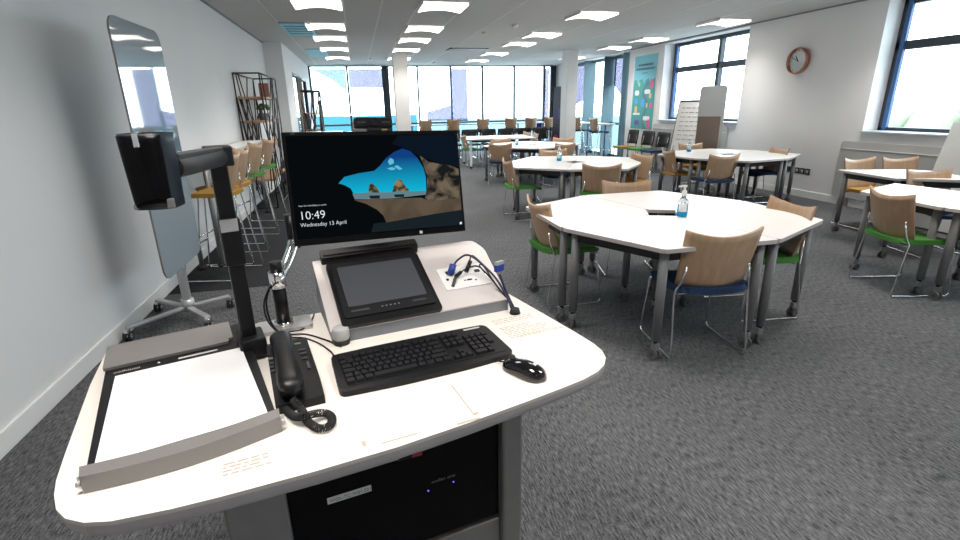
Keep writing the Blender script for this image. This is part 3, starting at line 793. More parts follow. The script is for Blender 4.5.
# sockets
def socket(y, label, n):
    t = empty('wall_socket', (XR-.004, y, .41), R(-90), label, 'socket', 'sockets on the right wall')
    MB().use('black_plastic').box((0, 0, 0), (.15 if n == 2 else .085, .010, .088), bev=.003).build('plate', parent=t)
    m = MB().use('low_board' if n == 1 else 'dark_grey')
    if n == 1: m.box((0, -.007, 0), (.045, .006, .05), bev=.002)
    else:
        for s in (-1, 1): m.box((s*.035, -.007, -.01), (.035, .006, .035)); m.use('leg_grey').box((s*.035, -.007, .03), (.015, .006, .012)); m.use('dark_grey')
    m.build('insert', parent=t)
socket(7.19, 'black double power socket on the right wall, leftmost', 2); socket(7.02, 'black double power socket on the right wall, second from left', 2)
for y, d in ((6.88, 'left'), (6.78, 'middle'), (6.68, 'right')): socket(y, f'black framed data socket on the right wall, {d} one of three', 1)

# wire shelves with things on them
def wire_shelf(x0, x1, y0, y1, H_, shelves, label, seed, n=10, r=.011):
    random.seed(seed); t = empty('wire_shelf', ((x0+x1)/2, (y0+y1)/2, 0), 0, label, 'shelf'); w, d = (x1-x0)/2, (y1-y0)/2
    f = MB().use('steel_black')
    P = [(-w, -d), (w, -d), (w, d), (-w, d)]
    for i in range(4):
        a, b = P[i], P[(i+1) % 4]
        f.cyl((*a, 0), (*a, H_), r, seg=6); f.cyl((*a, H_), (*b, H_), r, seg=6); f.cyl((*a, .02), (*b, .02), r, seg=6)
    f.build('outer_frame', parent=t)
    g_ = MB().use('steel_black')
    for i in range(4):
        a, b = Vector(P[i]), Vector(P[(i+1) % 4]); L = (b-a).length; k = max(6, int(n*L/(2*max(w, d))))
        for j in range(k):
            u = random.random(); v = min(1, max(0, u+random.choice((-1, 1))*random.uniform(.15, .7))); p = a+(b-a)*u; q = a+(b-a)*v
            z_ = random.choice((0, .3, .6, .9)); g_.cyl((p.x, p.y, z_), (q.x, q.y, min(H_, z_+random.choice((.8, 1.1, 1.9)))), r*.8, seg=6)
    g_.build('slanted_rods', parent=t)
    for z in shelves: MB().use('shelf_wood').box((0, 0, z), (2*w-.02, 2*d-.02, .025)).build('shelf', parent=t)
    return t
wire_shelf(-1.72, -1.36, 8.45, 10.0, 2.02, (.45, .95, 1.33, 1.68), 'tall black wire shelf with slanted rods by left wall, larger one', 4, 18)
wire_shelf(-1.33, -.88, 13.5, 14.2, 1.92, (.5, 1.0, 1.4), 'smaller black wire shelf farther back at the glazed door', 9, 14, .019)
tag(MB().use('copper').box((-1.5, 9.6, 1.82), (.16, .015, .22)).build('picture_frame'), 'small brown picture frame on upper board of larger wire shelf', 'picture frame')
def plant(x, y, z, label, s=1.):
    t = empty('potted_plant', (x, y, z), 0, label, 'plant'); MB().use('dark_grey').lathe([(.04*s, 0), (.055*s, .09*s)]).build('pot', parent=t)
    m = MB().use('leaf')
    for k in range(16):
        a = random.random()*2*PI; e = random.uniform(.3, 1.2); m.sph((.07*s*math.cos(a)*math.cos(e), .07*s*math.sin(a)*math.cos(e), (.11+.10*math.sin(e))*s), .035*s, (1, 1, .5), seg=6)
    m.build('foliage', parent=t)
plant(-1.5, 9.25, 1.343, 'small dark green plant in pot on lower board of larger wire shelf', 1.2)
tag(MB().use('dark_grey').lathe([(.03, 0), (.045, .07), (.025, .13), (.03, .16)], (-1.5, 9.0, 1.343)).build('vase'), 'dark vase beside the plant on the larger wire shelf', 'vase')
t = empty('backpack', (-1.42, 10.75, 0), 0, 'dark bag with red trim standing past the larger wire shelf', 'bag')
MB().use('cable_navy').sph((0, 0, .30), .26, (.7, .7, 1.15), 16).build('bag_body', parent=t); MB().use('magenta').box((.15, -.08, .25), (.05, .10, .16), bev=.02).build('pocket', parent=t)

# ------------------------------------------------------------------ the lectern
LA = R(11.3); LO = Vector((0, 1.15, 0))
def W(u, v, z): return (LO.x+u*math.cos(LA)-v*math.sin(LA), LO.y+u*math.sin(LA)+v*math.cos(LA), z)
lec = empty('lectern', LO, LA, 'white-topped teaching lectern with grey and black cabinet in left foreground', 'lectern')
ZT = .90
outl = [(.50, .30), (.495, .375), (.47, .385), (-.60, .385), (-.628, .38), (-.641, .36), (-.636, .181), (-.626, .053), (-.614, -.103), (-.607, -.178), (-.599, -.22), (-.586, -.26), (-.567, -.29), (-.538, -.313), (-.50, -.328), (-.419, -.340),
        (-.351, -.345), (-.2, -.350), (-.05, -.349), (.1, -.338), (.25, -.322), (.34, -.311), (.40, -.302), (.45, -.288), (.485, -.268), (.512, -.240), (.527, -.205), (.532, -.165), (.530, -.10), (.52, .05)]
tp = MB().use('desk_top').prism(outl, ZT-.008, ZT, side='edge_band')
# bullnose edge: stacked insets
def inset(poly, d):
    c = Vector((-.05, .03)); out = []
    n = len(poly)
    for i in range(n):
        a, b = Vector(poly[i-1]), Vector(poly[(i+1) % n]); t_ = (b-a).normalized(); nrm = Vector((-t_.y, t_.x))
        if (c-Vector(poly[i])).dot(nrm) < 0: nrm = -nrm
        p = Vector(poly[i])+nrm*d; out.append((p.x, p.y))
    return out
tp.build('desktop', parent=lec)
e = MB().use('desk_edge')
for d0, za, zb in ((.0005, ZT-.020, ZT-.008), (.004, ZT-.030, ZT-.020), (.012, ZT-.038, ZT-.030)): e.prism(inset(outl, d0), za, zb)
e.build('desktop_edge', parent=lec)
# cabinet
c = MB().use('grey_metal')
c.box((-.312, -.19, .43), (.115, .06, .86), bev=.008); c.box((.262, -.19, .43), (.055, .06, .86), bev=.008)
c.box((-.35, .07, .43), (.035, .5, .86)); c.box((.278, .07, .43), (.022, .5, .86)); c.box((-.035, .31, .43), (.64, .02, .86)); c.box((-.035, .06, .02), (.64, .5, .04))
c.build('cabinet', parent=lec)
d = MB().use('door_glass').box((-.01, -.190, .675), (.488, .012, .365), bev=.002).build('glass_door', parent=lec)
MB().use('steel_black').box((-.01, -.12, .675), (.485, .02, .36)).build('rack_front', parent=lec)
MB().use('grey_metal').box((-.01, -.192, .245), (.488, .018, .48), bev=.003).build('lower_door', parent=lec)
MB().use('leg_grey').cyl((-.01, -.205, .43), (.03, -.205, .43), .008, seg=10).build('door_handle', parent=lec)
st = MB().use('label_white').box((-.130, -.1968, .697), (.095, .001, .016)).build('asset_sticker', parent=lec)
text('WOL-TC-W01.221', .0115, (-.173, -.1976, .6925), (R(90), 0, 0), 'black_plastic', lec, 'sticker_lettering', xs=.98)
text('wolfen one', .0135, (.056, -.1972, .655), (R(90), 0, 0), 'leg_grey', lec, 'device_lettering')
for x, z in ((.048, .638), (.112, .640)): MB().use('led_blue').cyl((x, -.1965, z), (x, -.198, z), .0018, seg=8).build('indicator_light', parent=lec)
lb = MB().use('black_plastic').box((-.035, -.336, .866), (.026, .010, .012)); lb.use('red_label').box((-.012, -.336, .866), (.020, .010, .012)); lb.build('maker_badge', parent=lec)
# console
def quad(u0, u1): pass
CV0, CV1, CZ0, CZ1 = .142, .425, .935, 1.052
prof = [(CV0, ZT), (CV0, CZ0), (CV1-.01, CZ1), (CV1+.02, CZ1-.01), (CV1+.02, .93), (CV1-.03, ZT)]
cm = MB().use('console_side')
TC = Matrix(((0, 0, 1, 0), (1, 0, 0, 0), (0, 1, 0, 0), (0, 0, 0, 1)))
cm.prism(prof, -.09, .437, T=TC).build('console', parent=lec)
SL = math.atan2(CZ1-CZ0, CV1-.01-CV0)
TS = Matrix.Translation((0, CV0, CZ0)) @ Matrix.Rotation(SL, 4, 'X')   # slope frame: x=u, y=up the slope, z=normal
SLn = math.hypot(CZ1-CZ0, CV1-.01-CV0)
plate = roundpoly([(-.094, -.002), (.438, -.002), (.463, SLn-.05), (.44, SLn+.003), (-.094, SLn+.003)], [.004, .004, .02, .02, .004], 3)
MB().use('console_top').prism(plate, 0, .005, T=TS).build('console_top', parent=lec)
def sp(u, s, n=0): return TS @ Vector((u, s, n))
# touch panel
tp_ = empty('touch_panel', (0, 0, 0)); tp_.parent = lec
TT = TS @ Matrix.Translation((.081, .128, .006)) @ Matrix.Rotation(R(1.5), 4, 'X')
MB().use('black_plastic').prism(rrect(.285, .262, .012, 4), 0, .012, T=TT).build('bezel', parent=tp_)
bz = MB().use('dark_plastic').prism(rrect(.262, .225, .008, 3, 0, .008), .012, .016, T=TT); bz.build('inner_bezel', parent=tp_)
MB().use('touch_glass').prism(rrect(.228, .168, .003, 2, 0, .018), .016, .0172, T=TT).build('screen', parent=tp_)
for k in range(-2, 3): MB().use('leg_grey').box((k*.012, -.083, .0165), (.005, .004, .001), T=TT).build('button', parent=tp_)
for x_, w_ in ((-.085, .05), (.085, .04)): MB().use('dark_grey').box((x_, -.083, .0165), (w_, .006, .001), T=TT).build('speaker_slot', parent=tp_)
# black bar at the back of the console
MB().use('black_plastic').prism(rrect(.305, .040, .006, 4, .083, SLn-.002), .006, .032, T=TS).use('dark_plastic').box((.083, SLn-.002, .033), (.29, .018, .003), T=TS).build('slim_bar', parent=lec)
# socket plate
pp = MB().use('white_plastic').prism(rrect(.150, .100, .004, 3, .338, .125), .005, .008, T=TS); pl_ = pp.build('connector_plate', parent=lec)
sk = MB().use('black_plastic')
for (u, s, a, b_) in ((.282, .12, .008, .008), (.335, .105, .006, .004), (.35, .105, .016, .006), (.37, .10, .005, .005), (.39, .14, .018, .012), (.302, .15, .03, .014)): sk.box((u, s, .0085), (a, b_, .002), T=TS)
sk.build('port', parent=pl_)
# printed notes / marks on the desktop
nt = MB().use('ink_faint'); random.seed(11)
def scribble(m, u0, v0, u1, rows, dv, h_, lo=.005, hi=.02, slant=0):
    for r_ in range(rows):
        u = u0; end = u1-random.random()*.3*(u1-u0)
        while u < end:
            L = random.uniform(lo, hi); m.box((u+L/2, v0-r_*dv+slant*(u-u0), ZT+.0004), (L, h_, .0004)); u += L+.004
scribble(nt, .352, .085, .50, 3, .012, .0022); scribble(nt, .352, .030, .475, 8, .0095, .0022); scribble(nt, .37, -.035, .535, 2, .008, .002)
scribble(nt, -.345, -.262, -.265, 4, .010, .004)
nt.build('printed_notes', parent=lec)
sm = MB().use('ink_faint')
for (u, v, a, b_) in ((.119, -.25, .003, .12), (.123, -.316, .012, .008), (-.105, -.312, .008, .016), (.10, -.333, .05, .006), (-.04, -.326, .07, .004)): sm.box((u, v, ZT+.0003), (a, b_, .0003))
sm.build('wear_marks', parent=lec)

# small frosted knob lamp
t = empty('cylinder_puck', W(-.068, .138, ZT), 0, 'small frosted cylinder on black base between console and keyboard', 'puck')
MB().use('rubber').lathe([(.021, 0), (.022, .004), (.022, .014)]).build('base', parent=t)
MB().use('frosted').lathe([(.020, .014), (.022, .018), (.022, .042), (.019, .047), (.004, .048)]).build('cap', parent=t)

# monitor
mc = Vector((.051, 1.585, 1.272)); a, b, g_ = R(10.5), R(12.9), R(-1.4)
Xa = Vector((math.cos(a), math.sin(a), 0)); N = Vector((math.sin(a)*math.cos(b), -math.cos(a)*math.cos(b), math.sin(b))); U = -(N.cross(Xa)); U = U if U.z > 0 else -U
X2 = Xa*math.cos(g_)+U*math.sin(g_); U2 = U*math.cos(g_)-Xa*math.sin(g_)
MT = Matrix(((X2.x, -N.x, U2.x, mc.x), (X2.y, -N.y, U2.y, mc.y), (X2.z, -N.z, U2.z, mc.z), (0, 0, 0, 1)))  # local x right, y away, z up
mon = empty('monitor', (0, 0, 0), 0, 'black widescreen monitor showing lock screen with 10:49 on lectern', 'monitor'); mon.matrix_world = MT
mw, mh = .54, .33
MB().use('bezel_black').box((0, .014, 0), (mw, .028, mh), bev=.003).use('dark_plastic').box((0, .04, -.01), (.36, .03, .22), bev=.01).build('housing', parent=mon)
MB().use('scr_black').box((0, -.0006, .004), (.520, .0012, .298)).build('screen', parent=mon)
# picture: x in [-.254,.254], z in [-.144,.150]; coordinates measured on the photo
def spix(px, py):   # px in zoomed 831x540 picture of the monitor -> local x,z (bilinear inverse)
    TLp, TRp, BRp, BLp = (20, 65), (725, 62), (745, 435), (70, 515)
    u, v = .5, .5
    for _ in range(12):
        X_ = [(1-u)*(1-v)*TLp[i]+u*(1-v)*TRp[i]+u*v*BRp[i]+(1-u)*v*BLp[i] for i in (0, 1)]
        du = [(1-v)*(TRp[i]-TLp[i])+v*(BRp[i]-BLp[i]) for i in (0, 1)]; dv = [(1-u)*(BLp[i]-TLp[i])+u*(BRp[i]-TRp[i]) for i in (0, 1)]
        ex, ey = px-X_[0], py-X_[1]; det = du[0]*dv[1]-du[1]*dv[0]
        u += (ex*dv[1]-ey*dv[0])/det; v += (ey*du[0]-ex*du[1])/det
    return (-.260+.520*u, .153-.298*v)
pic = MB()
TM = Matrix(((1, 0, 0, 0), (0, 0, 1, 0), (0, 1, 0, 0), (0, 0, 0, 1)))
def pf(mat, pts_, d): pic.use(mat).prism([spix(*p) for p in pts_], -d-.0004, -d, T=TM)
sky = [(222, 268), (245, 240), (300, 225), (365, 214), (390, 192), (415, 160), (450, 135), (485, 121), (520, 132), (550, 160), (575, 200), (585, 240), (585, 300), (440, 304), (280, 310), (270, 290), (245, 275)]
pf('scr_navy', [(470, 66), (724, 64), (735, 200), (640, 180), (560, 150), (485, 115), (440, 100)], .0013)
pf('scr_sky', sky, .0016)
pf('scr_cloud', [(422, 175), (432, 160), (446, 166), (448, 182), (430, 190)], .0020); pf('scr_cloud', [(448, 196), (462, 190), (484, 206), (470, 210)], .0020); pf('scr_cloud', [(418, 204), (440, 198), (456, 206), (438, 212)], .0020)
pf('scr_sea', [(276, 311), (345, 306), (440, 304), (520, 299), (585, 295), (585, 312), (440, 330), (340, 336), (285, 336)], .0020)
pf('scr_sand', [(283, 340), (330, 338), (440, 331), (560, 325), (590, 335), (700, 325), (740, 325), (741, 372), (620, 392), (412, 434), (400, 405), (375, 380), (330, 355)], .0022)
pf('scr_shadow', [(741, 368), (745, 433), (350, 478), (360, 440), (412, 432), (620, 392)], .0019)
pf('scr_rock', [(560, 150), (600, 175), (650, 185), (700, 190), (735, 205), (740, 325), (690, 328), (600, 340), (578, 325), (588, 290), (590, 240), (575, 185)], .0024)
pf('scr_stack', [(342, 307), (340, 280), (350, 266), (366, 276), (380, 290), (385, 306)], .0026)
pf('scr_stack', [(438, 303), (448, 265), (465, 247), (480, 255), (492, 275), (508, 290), (510, 300)], .0026)
pf('scr_shadow', [(342, 320), (386, 318), (386, 332), (348, 333)], .0026)
pf('scr_shadow', [(445, 314), (488, 312), (488, 323), (450, 325)], .0026)
pf('scr_text', [(731, 423), (740, 422), (740, 431), (731, 432)], .0026)
pic.build('screen_picture', parent=mon)
x, z = spix(76, 428); text('10:49', .0345, (x, -.0028, z), (R(90), 0, 0), 'scr_text', mon, 'clock_text', ext=.0002, xs=.98)
x, z = spix(80, 460); text('Wednesday 13 April', .0165, (x, -.0028, z), (R(90), 0, 0), 'scr_text', mon, 'date_text', ext=.0002, xs=.97)
x, z = spix(72, 371); text('Press Ctrl+Alt+Delete to unlock', .0062, (x, -.0028, z), (R(90), 0, 0), 'scr_text', mon, 'prompt_text', ext=.0001, xs=.95)
x, z = spix(620, 462); MB().use('label_white').box((.115, -.001, -.1555), (.009, .001, .009)).build('bezel_sticker', parent=mon)
text('AOC', .006, (-.245, -.0006, .157), (R(90), 0, 0), 'leg_grey', mon, 'maker_lettering', ext=.0001)
# webcam on the top edge
wc = empty('webcam', (0, 0, 0), 0, 'black bar-shaped webcam clipped on top edge of the monitor', 'webcam'); wc.matrix_world = MT @ Matrix.Translation((.000, .014, mh/2))
MB().use('black_plastic').box((0, 0, .027), (.118, .026, .032), bev=.006).build('body', parent=wc)
MB().use('dark_plastic').box((0, .004, .006), (.045, .03, .012), bev=.003).build('clip', parent=wc)
l = MB().use('black_gloss').cyl((0, -.013, .028), (0, -.018, .028), .011, seg=20).build('lens', parent=wc)
sl = MB().use('dark_grey')
for s in (-1, 1): sl.box((s*.038, -.0135, .027), (.025, .001, .003))
sl.build('microphone_slot', parent=wc)
MB().use('poster_yellow').box((.034, .012, .009), (.022, .012, .008), bev=.002).build('yellow_tab', parent=wc)
# monitor arm clamped on the desk
arm = empty('monitor_stand', W(-.200, .318, ZT), LA, 'chrome and black monitor arm with clamp post at back left of lectern', 'monitor arm')
MB().use('silver').prism(rrect(.15, .085, .012, 4), 0, .012).build('base_plate', parent=arm)
MB().use('black_plastic').cyl((0, 0, .012), (0, 0, .14), .0185, seg=24).build('post', parent=arm)
MB().use('chrome').cyl((0, 0, .125), (0, 0, .172), .0225, seg=28).build('collar', parent=arm); MB().use('chrome').cyl((0, 0, .012), (0, 0, .022), .026, seg=28).build('collar', parent=arm)
MB().use('black_plastic').cyl((0, 0, .172), (0, 0, .200), .0165, seg=24).build('cap', parent=arm)
inv = arm.matrix_world
def aw(p): # world to arm local
    d = Vector(p)-Vector(W(-.200, .318, ZT)); return (d.x*math.cos(LA)+d.y*math.sin(LA), -d.x*math.sin(LA)+d.y*math.cos(LA), d.z)
j = aw((-.235, 1.66, 1.12))
MB().use('chrome').tube(catmull([(0, .02, .140), (j[0]*.4, j[1]*.4+.01, .150), (j[0]*.8, j[1]*.8, .175), (j[0], j[1], .20)], 6), .017, 14).build('lower_arm', parent=arm)
MB().use('black_plastic').cyl((j[0], j[1], .175), (j[0], j[1], .285), .020, seg=24).build('elbow_post', parent=arm)
k_ = aw((.03, 1.68, 1.22))
MB().use('chrome').tube([(j[0], j[1], .25), k_], .018, 14).build('upper_arm', parent=arm)
m_ = aw(tuple(MT @ Vector((0, .055, -.02))))
MB().use('black_plastic').tube([k_, m_], .022, 12).build('tilt_head', parent=arm)
# cables from the arm
cb = MB().use('black_plastic')
for dx, r_ in ((0, .003), (.006, .0025)):
    p0 = Vector(W(-.223, .315, 1.03)); cb.tube(catmull([p0, Vector(W(-.238-dx, .30, .99)), Vector(W(-.235-dx, .285, .94)), Vector(W(-.215, .262, .908)), Vector(W(-.19, .25, .904))], 6), r_, 6)
tag(cb.build('arm_cable'), 'black cable looping down the post of the monitor arm', 'cable')
def cable(name, pts_, r_, mat, label):
    return tag(MB().use(mat).tube(catmull([W(*p) for p in pts_], 8), r_, 7).build(name), label, 'cable')
cable('power_cable', [(-.19, .25, .904), (-.15, .235, .903), (-.11, .18, .903), (-.085, .135, .904), (-.075, .11, .904)], .0022, 'black_plastic', 'thin black cable curving past frosted cylinder to the keyboard, upper one')
cable('power_cable', [(-.19, .262, .908), (-.155, .27, .905), (-.125, .325, .905), (-.11, .375, .905)], .002, 'black_plastic', 'thin black cable running from arm base to back edge of lectern')
cable('power_cable', [(-.20, .235, .9035), (-.16, .215, .903), (-.125, .16, .903), (-.105, .10, .9035), (-.10, .07, .904)], .002, 'black_plastic', 'thin black cable beside the first, lower one, ending behind keyboard')

# document camera
vis = empty('document_camera', W(-.428, .044, ZT), LA+R(6.5), 'grey document camera with white glass bed and black swing arm on lectern', 'document camera')
vw, vl = .308, .515
def vz(y): return .018+.020*(y+vl/2)/vl
TV = Matrix(((0, 0, 1, 0), (1, 0, 0, 0), (0, 1, 0, 0), (0, 0, 0, 1)))
MB().use('dark_plastic').prism([(-vl/2, .0), (-vl/2, .020), (vl/2, .036), (vl/2, .0)], -vw/2, vw/2, T=TV).build('base', parent=vis)
slope = math.atan2(.016, vl); TG = Matrix.Translation((0, 0, .028)) @ Matrix.Rotation(slope, 4, 'X')
MB().use('glass_white').prism([(-vw/2+.012, -vl/2+.028), (vw/2-.014, -vl/2+.028), (vw/2-.024, .10), (-vw/2+.022, .10)], .0005, .003, T=TG).build('glass_bed', parent=vis)
MB().use('unit_grey').prism(roundpoly([(-vw/2-.004, .142), (vw/2-.047, .142), (vw/2-.047, .160), (vw/2-.036, .160), (vw/2-.036, vl/2+.012), (-vw/2-.004, vl/2+.012)], [.004, .004, 0, 0, .004, .01], 2), .0005, .008, T=TG).build('rear_cover', parent=vis)
# curved front bar
n = 12; fb = MB().use('unit_grey')
def bar(u, v):
    ang = 2*PI*v
    return None
outer = [(-vw/2-.003+(vw+.006)*k/n, -vl/2-.010-.018*math.sin(PI*k/n)) for k in range(n+1)]
inner = [(vw/2+.006-(vw+.012)*k/n, -vl/2+.022-.014*math.sin(PI*k/n)) for k in range(n+1)]
fb.prism(outer+inner, .001, .034).build('front_bar', parent=vis)
sc = MB().use('silver')
for s in (-1, 1):
    for y in (-vl/2-.005, -vl/2+.012): sc.cyl((s*(vw/2+.004), y, .018), (s*(vw/2+.011), y, .018), .004, seg=10)
sc.build('screws', parent=vis)
mk = MB().use('label_white').box((.035, .121, 0.0012), (.085, .007, .0006), T=TG); mk.box((-.048, .123, .0012), (.005, .006, .0006), T=TG); mk.build('control_strip', parent=vis)
tl = text('wolfvision', .013, (0, 0, 0), (0, 0, 0), 'label_white', vis, 'maker_lettering', ext=.0002); tl.matrix_local = TG @ Matrix.Translation((-.138, .118, .001))
# pole: vertical at world (-.305,1.27)
def vloc(p):
    d = Vector(p)-Vector(W(-.425, .040, ZT)); q = LA+R(6.5); return Vector((d.x*math.cos(q)+d.y*math.sin(q), -d.x*math.sin(q)+d.y*math.cos(q), d.z))
P0 = vloc((-.316, 1.268, .93)); px, py = P0.x, P0.y
MB().use('dark_plastic').box((px+.004, py-.005, .032), (.062, .085, .05), bev=.005).build('pole_foot', parent=vis)
MB().use('black_plastic').box((px, py, .17), (.036, .034, .25), bev=.004).build('lower_column', parent=vis)
MB().use('black_plastic').box((px, py, .303), (.046, .050, .115), bev=.005).build('column_joint', parent=vis)
MB().use('silver').box((px-.002, py-.025, .345), (.038, .008, .030), bev=.002).build('joint_button', parent=vis)
MB().use('black_plastic').box((px-.001, py, .42), (.036, .036, .135), bev=.004).use('dark_plastic').box((px+.002, py-.008, .503), (.058, .058, .044), bev=.004).build('upper_column', parent=vis)
Hc = vloc((-.366, 1.030, 1.403))
Ax = vloc((-.305, 1.25, 1.402)); Bx = vloc((-.348, 1.075, 1.398))
ar = MB().use('dark_grey').cyl(Ax, Bx, .021, seg=20)
ar.use('silver').cyl(Ax.lerp(Bx, .38), Ax.lerp(Bx, .44), .0195, seg=20)
q = (Bx-Ax); ar.use('dark_grey').box((Ax+Bx)/2+Vector((0, 0, .018)), (q.length, .03, .012), rot=math.atan2(q.y, q.x), bev=.003)
ar.build('swing_arm', parent=vis)
# camera head: open-fronted tapered hood
hd_ = empty('camera_head', Hc, -(LA+R(6.5))-R(2)); hd_.parent = vis
zt, zb_ = .062, -.070
def ring_(u, z, grow=0.):
    t_ = (z-zb_)/(zt-zb_); w = (.0355+.003*t_)+grow; dp = .036+.004*t_+grow
    a_ = 2*PI*u; ca, sa = math.cos(a_), math.sin(a_)
    return (w*math.copysign(abs(ca)**.55, ca), dp*math.copysign(abs(sa)**.55, sa), z)
hm = MB().use('head_shell'); rg = [[hm.bm.verts.new(ring_(k/40, zb_+(zt-zb_)*j/8)) for k in range(40)] for j in range(9)]
for j in range(8):
    for k in range(40):
        f_ = hm.bm.faces.new((rg[j][k], rg[j][(k+1) % 40], rg[j+1][(k+1) % 40], rg[j+1][k])); f_.smooth = True
hm.bm.faces.new(rg[0][::-1])
inn = [hm.bm.verts.new((x_*.90, y_*.88, zt)) for x_, y_, _z in [ring_(k/40, zt) for k in range(40)]]; inn2 = [hm.bm.verts.new((x_*.88, y_*.86, zt-.02)) for x_, y_, _z in [ring_(k/40, zt) for k in range(40)]]
for k in range(40):
    hm.bm.faces.new((rg[8][k], rg[8][(k+1) % 40], inn[(k+1) % 40], inn[k])); hm.bm.faces.new((inn[k], inn[(k+1) % 40], inn2[(k+1) % 40], inn2[k]))
hm.bm.faces.new(inn2); hm.build('hood', parent=hd_)
def fw_(u, v):
    z = zb_+.005+(zt-zb_-.008)*v; a0 = .5+.5*(.22+.045*(1-v)); a1 = 1.0-(a0-.5)
    uu = a0+(a1-a0)*u+.012*(1-v); return ring_(uu, z, .0012)
MB().use('door_glass').shell(fw_, 14, 8, .002).build('front_window', parent=hd_)
MB().use('chrome').box((.000, -.0435, zt-.010), (.010, .006, .026), bev=.002).build('latch', parent=hd_)
MB().use('leg_grey').box((-.028, -.031, zb_+.006), (.008, .008, .010), bev=.002).build('corner_lamp', parent=hd_)
MB().use('leg_grey').box((.029, -.031, zb_+.010), (.012, .010, .018), bev=.002).build('corner_lamp', parent=hd_)

# telephone
ph = empty('telephone', W(-.203, .015, ZT), LA+R(1), 'black corded desk telephone lying left of the keyboard', 'telephone')
prof = [(-.155, 0), (-.155, .020), (-.10, .034), (.12, .034), (.155, .024), (.155, 0)]
MB().use('black_plastic').prism(prof, -.048, .050, T=TV).build('phone_base', parent=ph)
hs = []
def hset(u, v):
    y = -.165+.30*u; ang = 2*PI*v
    w = .022+.006*(math.cos(2*PI*u*1.0)*.5+.5); h_ = .013+.006*abs(2*u-1)**2
    e_ = min(1, math.sqrt(max(0.02, 1-abs(2*u-1)**10)))
    z = .052+.012*math.sin(PI*u)
    return (-.012+w*e_*math.copysign(abs(math.cos(ang))**.7, math.cos(ang)), y, z+h_*e_*math.copysign(abs(math.sin(ang))**.7, math.sin(ang)))
hb_ = MB().use('black_plastic'); ring = []
NU, NV = 24, 20
for i in range(NU+1): ring.append([hb_.bm.verts.new(hset(i/NU, j/NV)) for j in range(NV)])
for i in range(NU):
    for j in range(NV):
        f_ = hb_.bm.faces.new((ring[i][j], ring[i][(j+1) % NV], ring[i+1][(j+1) % NV], ring[i+1][j])); f_.smooth = True
hb_.bm.faces.new(ring[0][::-1]); hb_.bm.faces.new(ring[-1]); hb_.build('handset', parent=ph)
MB().use('dark_plastic').cyl((-.012, -.13, .03), (-.012, -.13, .045), .02).cyl((-.012, .10, .03), (-.012, .10, .045), .02).build('cradle', parent=ph)
for k, (x, y, a_, b_) in enumerate(((.031, .055, .016, .007), (.031, .032, .016, .007), (.031, .005, .014, .006), (.034, -.035, .007, .035), (-.042, .04, .010, .008), (-.042, .015, .010, .008), (-.042, -.005, .010, .008), (-.042, -.025, .010, .008))):
    MB().use('dark_grey' if k != 4 else 'leg_grey').box((x, y, .036), (a_, b_, .004), bev=.001).build('button', parent=ph)
MB().use('leg_grey').box((.025, .10, .0345), (.014, .008, .001)).build('logo_mark', parent=ph)
# coiled cord
path = catmull([W(*p) for p in [(-.215, -.15, .935), (-.200, -.165, .912), (-.196, -.19, .908), (-.19, -.215, .909), (-.175, -.24, .909), (-.155, -.238, .909), (-.148, -.212, .909), (-.158, -.192, .910), (-.178, -.198, .918), (-.20, -.205, .922), (-.215, -.185, .914), (-.225, -.158, .910), (-.233, -.13, .908)]], 10)
coil = []; tot = 0; prev = None; L = 0
pts_ = path; T0 = None
dist = [0]
for i in range(1, len(pts_)): dist.append(dist[-1]+(pts_[i]-pts_[i-1]).length)
steps = int(dist[-1]/.00032)
idx = 0
for s_ in range(steps):
    d_ = dist[-1]*s_/steps
    while dist[idx+1] < d_: idx += 1
    f_ = (d_-dist[idx])/(dist[idx+1]-dist[idx]+1e-9); p = pts_[idx].lerp(pts_[idx+1], f_)
    t_ = (pts_[min(idx+2, len(pts_)-1)]-pts_[max(idx-1, 0)]).normalized(); u_ = t_.cross(Vector((0, 0, 1))).normalized(); w_ = u_.cross(t_)
    an = d_/.0040*2*PI
    coil.append(p+u_*.0078*math.cos(an)+w_*.0068*math.sin(an))
MB().use('rubber').tube(coil, .0012, 6).build('coiled_cord', parent=ph)
bpy.data.objects['coiled_cord'].matrix_parent_inverse = (Matrix.Translation(ph.location) @ Matrix.Rotation(ph.rotation_euler.z, 4, 'Z')).inverted()

# keyboard
kb = empty('keyboard', W(.0965, -.047, ZT), LA-R(.3), 'black full-size wired keyboard on the lectern', 'keyboard')
KT = Matrix.Translation((0, 0, .010)) @ Matrix.Rotation(R(3), 4, 'X')
MB().use('black_plastic').prism(roundpoly([(-.232, -.078), (-.08, -.086), (.08, -.086), (.232, -.078), (.226, .072), (.10, .076), (-.10, .076), (-.226, .072)], [.02, .02, .02, .02, .02, .02, .02, .02], 5), -.006, .008, T=KT).build('case', parent=kb)
MB().use('black_plastic').prism(rrect(.448, .128, .012, 4, 0, .0), .008, .0088, T=KT).build('key_bed', parent=kb)
kb.scale = (.925, 1.14, 1)
keys = {}
def key(x, y, w_, h_=.0155):
    kk = (round(w_, 4), round(h_, 4))
    if kk not in keys:
        m = MB().use('dark_plastic')
        lo = [(-w_/2, -h_/2), (w_/2, -h_/2), (w_/2, h_/2), (-w_/2, h_/2)]; s_ = .0022
        vs = [m.bm.verts.new((x_, y_, 0)) for x_, y_ in lo]; hs_ = [m.bm.verts.new((x_-math.copysign(s_, x_), y_-math.copysign(s_*.6, y_)+.0006, .0065)) for x_, y_ in lo]
        m.bm.faces.new(hs_); m.bm.faces.new(vs[::-1])
        for i in range(4): m.bm.faces.new((vs[i], vs[(i+1) % 4], hs_[(i+1) % 4], hs_[i]))
        o = m.build('key', parent=kb); keys[kk] = o
    else:
        o = keys[kk].copy(); COL.objects.link(o)
    o.matrix_local = KT @ Matrix.Translation((x, y, .0088))
